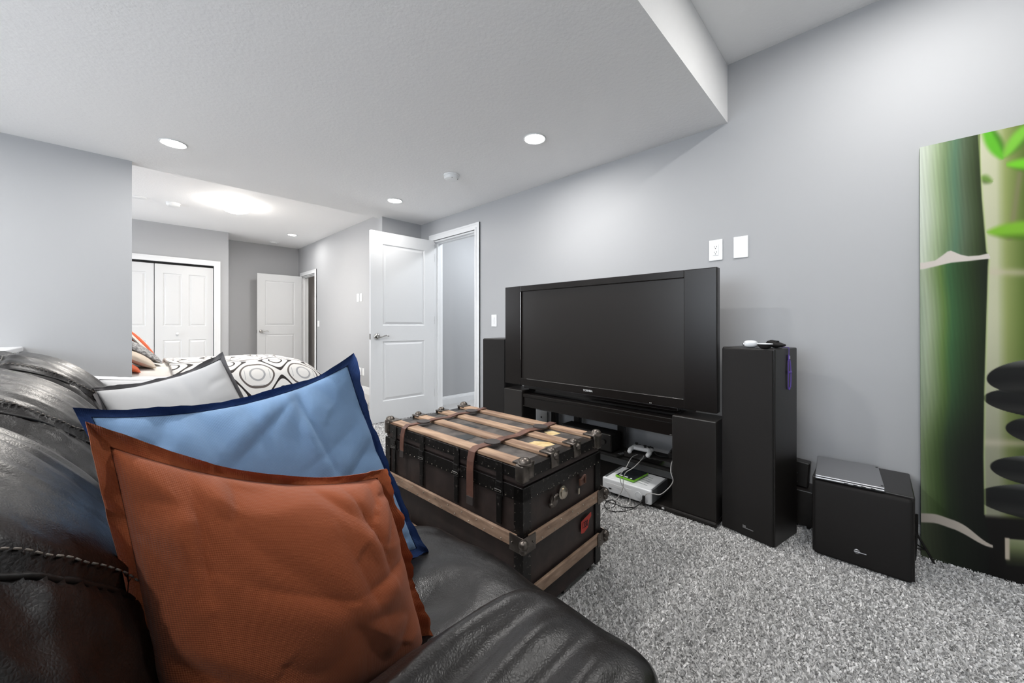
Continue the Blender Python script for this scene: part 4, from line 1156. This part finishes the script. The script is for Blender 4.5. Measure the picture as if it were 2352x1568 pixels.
# ------------------------------------------------------------------ bamboo canvas leaning on the wall
def art_color(x, y):
    """artwork colours (sRGB) over design coordinates"""
    c = np.zeros(x.shape + (3,))
    def mix(c, col, a): return c * (1 - a[..., None]) + np.asarray(col, float) * a[..., None]
    def ss(a, b, v): t = np.clip((v - a) / (b - a), 0, 1); return t * t * (3 - 2 * t)
    def ramp(t, stops):
        t = np.clip(t, 0, 1); ps = [s[0] for s in stops]
        return np.stack([np.interp(t, ps, [s[1][k] for s in stops]) for k in range(3)], -1)
    rng = np.sin(x * .9) * .3 + np.sin(x * .37 + 1) * .4
    # blurred background stalks
    per = 150.0
    t = np.mod(x - 2250, per) / per
    bg = ramp(t, [(0, (196, 196, 170)), (.22, (190, 192, 160)), (.36, (140, 152, 92)), (.60, (92, 112, 50)), (.85, (62, 78, 36)), (1, (88, 100, 60))])
    c = bg * (1.0 - .30 * ss(700, 1150, y))[..., None]
    nodeb = np.exp(-((y - (632 + .03 * (x - 2300))) / 9) ** 2) * .8 + np.exp(-((y - (1018 - .02 * (x - 2300))) / 9) ** 2) * .7
    c = mix(c, (196, 184, 164), np.clip(nodeb, 0, 1) * .7)
    # blurred twig and leaves
    d = np.abs((x - 2300) - (640 - y) * .14)
    c = mix(c, (130, 122, 96), np.exp(-(d / 7) ** 2) * ((y > 390) & (y < 560)) * .6)
    def leaf(c, x0, y0, L, wd, ang, col):
        a = math.radians(ang); dx = x - x0; dy = y - y0
        p = dx * math.cos(a) + dy * math.sin(a); q = -dx * math.sin(a) + dy * math.cos(a)
        tt = np.clip(p / L, 0, 1); half = wd * np.sin(np.pi * tt ** .8) + .5
        al = ss(9, -8, np.abs(q) - half) * (p > 0) * (p < L)
        sh = np.asarray(col, float) * (1.0)
        cc = sh * (1 - .35 * ss(0, 1, q / (wd + 1)))[..., None]
        return c * (1 - al[..., None]) + cc * al[..., None]
    c = leaf(c, 2298, 372, 110, 17, -115, (92, 176, 40))
    c = leaf(c, 2300, 366, 120, 15, -52, (120, 190, 60))
    c = leaf(c, 2304, 384, 190, 18, 2, (112, 196, 44))
    c = leaf(c, 2262, 540, 210, 20, -3, (122, 178, 48))
    c = leaf(c, 2248, 412, 30, 8, 22, (104, 140, 60))
    c = leaf(c, 2420, 560, 150, 18, -40, (110, 180, 50))
    # stacked dark stones
    def stone(c, x0, y0, a, b, tilt=0.0):
        yy = y - y0 - tilt * (x - x0)
        r = (np.abs(x - x0) / a) ** 2.0 + (np.abs(yy) / b) ** 2.0
        al = ss(1.03, .97, r)
        s = ramp((yy / b + 1) / 2, [(0, (150, 152, 146)), (.10, (98, 100, 96)), (.26, (30, 31, 30)), (.55, (24, 24, 24)), (.8, (46, 46, 44)), (1, (20, 21, 19))])
        k = ss(.0, 1.0, r) * .6
        return c * (1 - al[..., None]) + s * (1 - .25 * k)[..., None] * al[..., None]
    c = mix(c, (18, 16, 14), ss(1176, 1190, y) * (x > 2236))
    c = stone(c, 2440, 1150, 205, 44, .05)
    c = stone(c, 2400, 1080, 135, 36, .06)
    c = stone(c, 2420, 990, 122, 36, .05)
    c = stone(c, 2400, 928, 148, 34, .06)
    c = stone(c, 2385, 866, 126, 42, -.07)
    # lying bamboo piece
    al = ss(2294, 2299, x) * ss(1228, 1232, y) * ss(1292, 1286, y)
    s = ramp((y - 1230) / 60, [(0, (140, 146, 112)), (.3, (112, 120, 84)), (.7, (52, 56, 38)), (1, (24, 24, 20))])
    c = c * (1 - al[..., None]) + s * al[..., None]
    rim = ss(2293, 2296, x) * ss(2306, 2302, x) * ss(1226, 1230, y) * ss(1280, 1272, y)
    c = mix(c, (190, 178, 160), rim)
    # main stalk
    yn1 = np.interp(x, [2100, 2115, 2150, 2165, 2175, 2184, 2196, 2215, 2240, 2266], [624, 622, 616, 604, 596, 594, 600, 604, 601, 595])
    yt1 = np.interp(x, [2100, 2115, 2142, 2160, 2172, 2180, 2190, 2202, 2220, 2245, 2262], [612, 611, 606, 594, 585, 583, 587, 592, 596, 594, 590])
    right = np.interp(y, [280, 320, 460, 585, 596, 620, 760, 900, 1050, 1180, 1235, 1300, 1400], [2244, 2245, 2252, 2261, 2266, 2264, 2259, 2254, 2251, 2252, 2262, 2262, 2262])
    tt = (x - 2104) / (right - 2104)
    tt = tt + .03 * np.sin(y * .013) + .02 * np.sin(y * .03 + 2)
    up = ramp(tt, [(0, (196, 204, 190)), (.12, (186, 196, 176)), (.26, (158, 174, 140)), (.42, (116, 138, 98)), (.58, (88, 120, 94)), (.72, (84, 100, 76)), (.88, (58, 72, 44)), (1, (40, 50, 28))])
    lo = ramp(tt, [(0, (150, 164, 142)), (.10, (160, 172, 146)), (.22, (132, 150, 112)), (.36, (92, 120, 62)), (.48, (58, 96, 58)), (.62, (48, 76, 44)), (.85, (36, 50, 26)), (1, (26, 34, 20))])
    dk = ramp(tt, [(0, (112, 126, 96)), (.14, (86, 104, 64)), (.3, (58, 76, 40)), (.48, (34, 44, 28)), (.7, (24, 28, 21)), (1, (18, 20, 16))])
    vd = ramp(tt, [(0, (78, 86, 66)), (.2, (56, 62, 46)), (.45, (32, 38, 28)), (1, (18, 19, 16))])
    f1 = ss(-8, 8, y - yn1); st = up * (1 - f1[..., None]) + lo * f1[..., None]
    f2 = ss(760, 1120, y); st = st * (1 - f2[..., None]) + dk * f2[..., None]
    yn2 = 1196 + 14 * ss(2130, 2200, x) + 40 * ss(2180, 2275, x)
    f3 = ss(-6, 6, y - yn2); st = st * (1 - f3[..., None]) + vd * f3[..., None]
    st = st * (1 + .035 * np.sin(x * 1.7 + np.sin(y * .02) * 2) * np.sin(y * .05 + x))[..., None]
    al = ss(2, -2, x - right)
    c = c * (1 - al[..., None]) + st * al[..., None]
    c = mix(c, (170, 190, 120), np.exp(-((x - right - 1.5) / 2.2) ** 2) * .55 * (y < 1180))
    # pale ragged node rings
    yb1 = np.interp(x, [2100, 2115, 2145, 2180, 2220, 2262], [627, 625, 618, 610, 606, 601])
    r1 = ss(-2, 1, y - yt1) * ss(2, -1, y - yb1) * (x < right + 3)
    c = mix(c, (206, 198, 190), r1)
    w2 = 14 * ss(2290, 2200, x) + 2
    r2 = ss(-2, 1, y - (yn2 - w2 * .7)) * ss(2, -1, y - (yn2 + w2 * .5)) * (x < 2270)
    c = mix(c, (186, 176, 164), r2)
    return np.clip(c, 0, 255)
HC = 1.868; XB_, XT_ = 2.500, 2.574
AW = .98
cv = empty('bamboo_canvas', (XB_, -.148, 0), 0, 'tall canvas print of green bamboo and stacked black stones leaning on the wall', 'picture')
lean = math.atan2(XT_ - XB_, HC)
cl = math.hypot(HC, XT_ - XB_)
ucols = np.concatenate([np.linspace(0, .36, 150), np.linspace(.364, AW, 90)])
vrows = np.linspace(0, 1, 640)
U, V = np.meshgrid(ucols, vrows, indexing='ij')
dx = 2104 + U * 818 + 6 * (1 - V) * 0
top_ = 340 - 50 * np.minimum(U * 818, 400) / 248 * 1.0; bot_ = 1283 + 54 * np.minimum(U * 818, 400) / 248
dyv = top_ + V * (bot_ - top_)
# undo the perspective growth so shapes keep their place on the cloth
colr = np.clip(art_color(dx, dyv) * .97, 0, 255) / 255.0
colr = np.where(colr <= .04045, colr / 12.92, ((colr + .055) / 1.055) ** 2.4)
nu, nv = U.shape
P = np.stack([np.zeros_like(U), -U, (1 - V) * cl], -1).reshape(-1, 3)
ii, jj = np.meshgrid(np.arange(nu - 1), np.arange(nv - 1), indexing='ij')
q = (ii * nv + jj).ravel()
faces = np.stack([q, q + 1, q + nv + 1, q + nv], -1)
me = bpy.data.meshes.new('print')
me.vertices.add(len(P)); me.vertices.foreach_set('co', P.astype(np.float32).ravel())
me.loops.add(faces.size); me.loops.foreach_set('vertex_index', faces.astype(np.int32).ravel())
me.polygons.add(len(faces)); me.polygons.foreach_set('loop_start', np.arange(0, faces.size, 4, dtype=np.int32)); me.polygons.foreach_set('loop_total', np.full(len(faces), 4, dtype=np.int32))
me.update(calc_edges=True)
at = me.color_attributes.new('print', 'FLOAT_COLOR', 'POINT')
at.data.foreach_set('color', np.concatenate([colr.reshape(-1, 3), np.ones((len(P), 1))], 1).astype(np.float32).ravel())
me.materials.append(MATS['art'])
po = bpy.data.objects.new('print', me); COL.objects.link(po); po.parent = cv; po.rotation_euler = (0, lean, 0); po.location = (-.0005, 0, 0)
mat('canvas_edge', (112, 128, 100), 0.7)
so = MB().rbox((0, -AW, 0), (.026, .0, cl), .002, 1).build('stretcher', 'canvas_edge', cv); so.rotation_euler = (0, lean, 0)

# ------------------------------------------------------------------ bed
bx0, bx1, by0, by1 = -.32, 1.70, 4.62, 6.25
bd = empty('bed', ((bx0 + bx1) / 2, (by0 + by1) / 2, 0), 0, 'made-up bed with a white mattress in the far bedroom', 'bed')
def bpart(mb, name, m_, **k):
    mb.v = [(v[0] - bd.location.x, v[1] - bd.location.y, v[2]) for v in mb.v]
    return mb.build(name, m_, bd, **k)
bpart(MB().rbox((bx0, by0 + .10, .12), (bx1 - .22, by1 - .10, .30), .02), 'box_spring', 'sheet')
bpart(MB().rbox((bx0, by0 + .10, .301), (bx1 - .22, by1 - .10, .52), .06, 4), 'mattress', 'sheet', smooth=True)
bpart(MB().rbox((bx0 - .08, by0, .0), (bx0 - .002, by1, 1.05), .02), 'headboard', 'black_wood')
for (x, y) in ((bx0 + .1, by0 + .12), (bx1 - .2, by0 + .12), (bx0 + .1, by1 - .12), (bx1 - .2, by1 - .12)):
    bpart(MB().cyl((x, y, 0), (x, y, .121), .03, n=12), 'leg', 'black_wood')
# white folded sheet at the head end and the printed duvet over the rest
def drape(x0, x1, zt, nx, ny, foot, seed, bul):
    xs = np.linspace(x0, x1, nx); ys = np.linspace(by0 - .06, by1 + .06, ny)
    Z = np.zeros((nx, ny))
    for i, x in enumerate(xs):
        for j, y in enumerate(ys):
            yn = abs(2 * (y - by0 + .06) / (by1 - by0 + .12) - 1)
            e1 = max(0.0, 1 - yn ** 7) ** .5
            e2 = max(0.0, 1 - max(0, (x - (x1 - .75)) / .75) ** 4) ** .5 if foot else 1
            h = zt + bul * (1 - yn ** 2)
            z = .20 + (h - .20) * min(1, e1) * e2
            z += (.012 * nz(x * 4, y * 4, seed) + .006 * nz(x * 11, y * 9, seed)) * e1
            Z[i, j] = z
    uv = np.zeros((nx, ny, 2))
    for i in range(nx):
        d = np.concatenate([[0], np.cumsum(np.hypot(np.diff(ys), np.diff(Z[i])))]); uv[i, :, 1] = d - d[ny // 2]
    for j in range(ny):
        d = np.concatenate([[0], np.cumsum(np.hypot(np.diff(xs), np.diff(Z[:, j])))]); uv[:, j, 0] = d
    m = MB()
    for i in range(nx):
        for j in range(ny): m.v.append((xs[i], ys[j], Z[i, j]))
    for i in range(nx - 1):
        for j in range(ny - 1): m.f.append((i*ny+j, (i+1)*ny+j, (i+1)*ny+j+1, i*ny+j+1))
    return m, uv.reshape(-1, 2)
m, uv = drape(.34, bx1 + .06, .615, 110, 100, True, 3.0, .060)
o = m.build('duvet', 'duvet', None, smooth=True, fix=False, uv=uv); tag(o, 'white duvet printed with a black and grey trellis pattern on the bed', 'duvet')
sm = o.modifiers.new('thickness', 'SOLIDIFY'); sm.thickness = .02; sm.offset = -1
m, uv = drape(bx0 + .02, .46, .600, 40, 70, False, 6.0, .035)
o = m.build('folded_sheet', 'sheet', None, smooth=True, fix=False, uv=uv); tag(o, 'cream folded sheet at the head of the bed', 'sheet')
GB = 'pillows on the bed'
pillow('bed_pillow', [(-.02, 6.05, 1.02), (.02, 5.45, 1.02), (.27, 5.45, .665), (.22, 6.05, .665)], .06, .0, ('stripe_orange', 'stripe_orange'), 'orange striped pillow standing at the head of the bed', 'pillow', (1, 0, .6), 1.0, N=28, grp=GB, wr=.4)
pillow('bed_pillow', [(-.05, 5.72, .93), (-.03, 5.18, .90), (.30, 5.18, .655), (.25, 5.72, .655)], .06, .0, ('fur_grey', 'fur_grey'), 'shaggy grey pillow leaning on the orange striped one', 'pillow', (1, 0, .6), 2.0, N=28, grp=GB, wr=.4)
pillow('bed_pillow', [(-.08, 5.32, .84), (-.05, 4.95, .80), (.24, 4.93, .635), (.22, 5.32, .640)], .06, .0, ('beige', 'beige'), 'beige pillow nearest on the bed', 'pillow', (1, 0, .6), 3.0, N=28, grp=GB, wr=.4)
pillow('bed_pillow', [(-.10, 5.02, .76), (-.08, 4.78, .72), (.13, 4.78, .615), (.13, 5.02, .62)], .035, .0, ('stripe_orange', 'stripe_orange'), 'small orange pillow low at the near edge of the bed', 'pillow', (1, 0, .6), 4.0, N=24, grp=GB, wr=.4)
# white band on the striped pillow
def stripe_band():
    tgt = [o for o in bpy.data.objects if o.name.startswith('body') and o.parent and o.parent.get('label', '').startswith('orange striped')][0]
    mt = MATS['stripe_orange'].copy(); mt.name = 'orange_striped'
    nt = mt.node_tree; tc = nt.nodes.new('ShaderNodeTexCoord'); sp = nt.nodes.new('ShaderNodeSeparateXYZ'); nt.links.new(tc.outputs['UV'], sp.inputs[0])
    mu = nt.nodes.new('ShaderNodeMath'); mu.operation = 'MULTIPLY'; mu.inputs[1].default_value = 1 / .17; nt.links.new(sp.outputs[0], mu.inputs[0])
    fr = nt.nodes.new('ShaderNodeMath'); fr.operation = 'FRACT'; nt.links.new(mu.outputs[0], fr.inputs[0])
    cr = nt.nodes.new('ShaderNodeValToRGB'); cr.color_ramp.interpolation = 'CONSTANT'
    el = cr.color_ramp.elements; el[0].color = lin(196, 84, 40); el[1].position = .45; el[1].color = lin(236, 230, 224)
    for p, c in ((.62, (92, 56, 44)), (.85, (236, 230, 224))):
        x = el.new(p); x.color = lin(*c)
    nt.links.new(fr.outputs[0], cr.inputs[0]); nt.links.new(cr.outputs[0], nt.nodes['Principled BSDF'].inputs['Base Color'])
    tgt.data.materials[0] = mt
stripe_band()

# ------------------------------------------------------------------ carpet pile (uncountable tufts on the visible floor)
def carpet_tufts():
    rng = np.random.default_rng(5)
    regs = [((.75, 2.62), (-1.3, .86), 190000, .0032, .010), ((1.44, 2.12), (.86, 2.6), 40000, .0036, .010), ((.7, 2.58), (2.3, 4.9), 45000, .006, .011)]
    Vs = []; n0 = 0
    for (xr, yr, n, w, h) in regs:
        x = rng.uniform(*xr, n); y = rng.uniform(*yr, n)
        a = rng.uniform(0, 2 * np.pi, n); ln = rng.uniform(.6, 1.3, n)
        ww = w * rng.uniform(.6, 1.3, n)
        tx = rng.normal(0, .006, n); ty = rng.normal(0, .006, n)
        base = np.stack([x, y, np.full(n, -.001)], -1)
        d = np.stack([np.cos(a), np.sin(a), np.zeros(n)], -1) * ww[:, None]
        tip = base + np.stack([tx, ty, h * ln], -1)
        Vs.append(np.stack([base - d, base + d, tip + d * .8, tip - d * .8], 1).reshape(-1, 3))
    V = np.concatenate(Vs).astype(np.float32)
    nf = len(V) // 4
    me = bpy.data.meshes.new('carpet_pile')
    me.vertices.add(len(V)); me.vertices.foreach_set('co', V.ravel())
    me.loops.add(nf * 4); me.loops.foreach_set('vertex_index', np.arange(nf * 4, dtype=np.int32))
    me.polygons.add(nf); me.polygons.foreach_set('loop_start', np.arange(0, nf * 4, 4, dtype=np.int32)); me.polygons.foreach_set('loop_total', np.full(nf, 4, dtype=np.int32))
    me.update(calc_edges=True)
    shade = rng.uniform(0, 1, nf)
    at = me.color_attributes.new('yarn', 'FLOAT_COLOR', 'POINT')
    g = np.interp(shade, [0, .25, .6, 1], [.38, .57, .73, .88])
    c = np.repeat(np.stack([g, g * .99, g * .98, np.ones(nf)], -1), 4, axis=0).astype(np.float32)
    at.data.foreach_set('color', c.ravel())
    m = mat('yarn', (170, 170, 170), .95, spec=.1)
    vc = m.node_tree.nodes.new('ShaderNodeVertexColor'); vc.layer_name = 'yarn'
    m.node_tree.links.new(vc.outputs[0], m.node_tree.nodes['Principled BSDF'].inputs['Base Color'])
    me.materials.append(m)
    o = bpy.data.objects.new('carpet_pile', me); COL.objects.link(o)
    tag(o, 'grey speckled tufts of the carpet', 'carpet', None, 'stuff')
carpet_tufts()
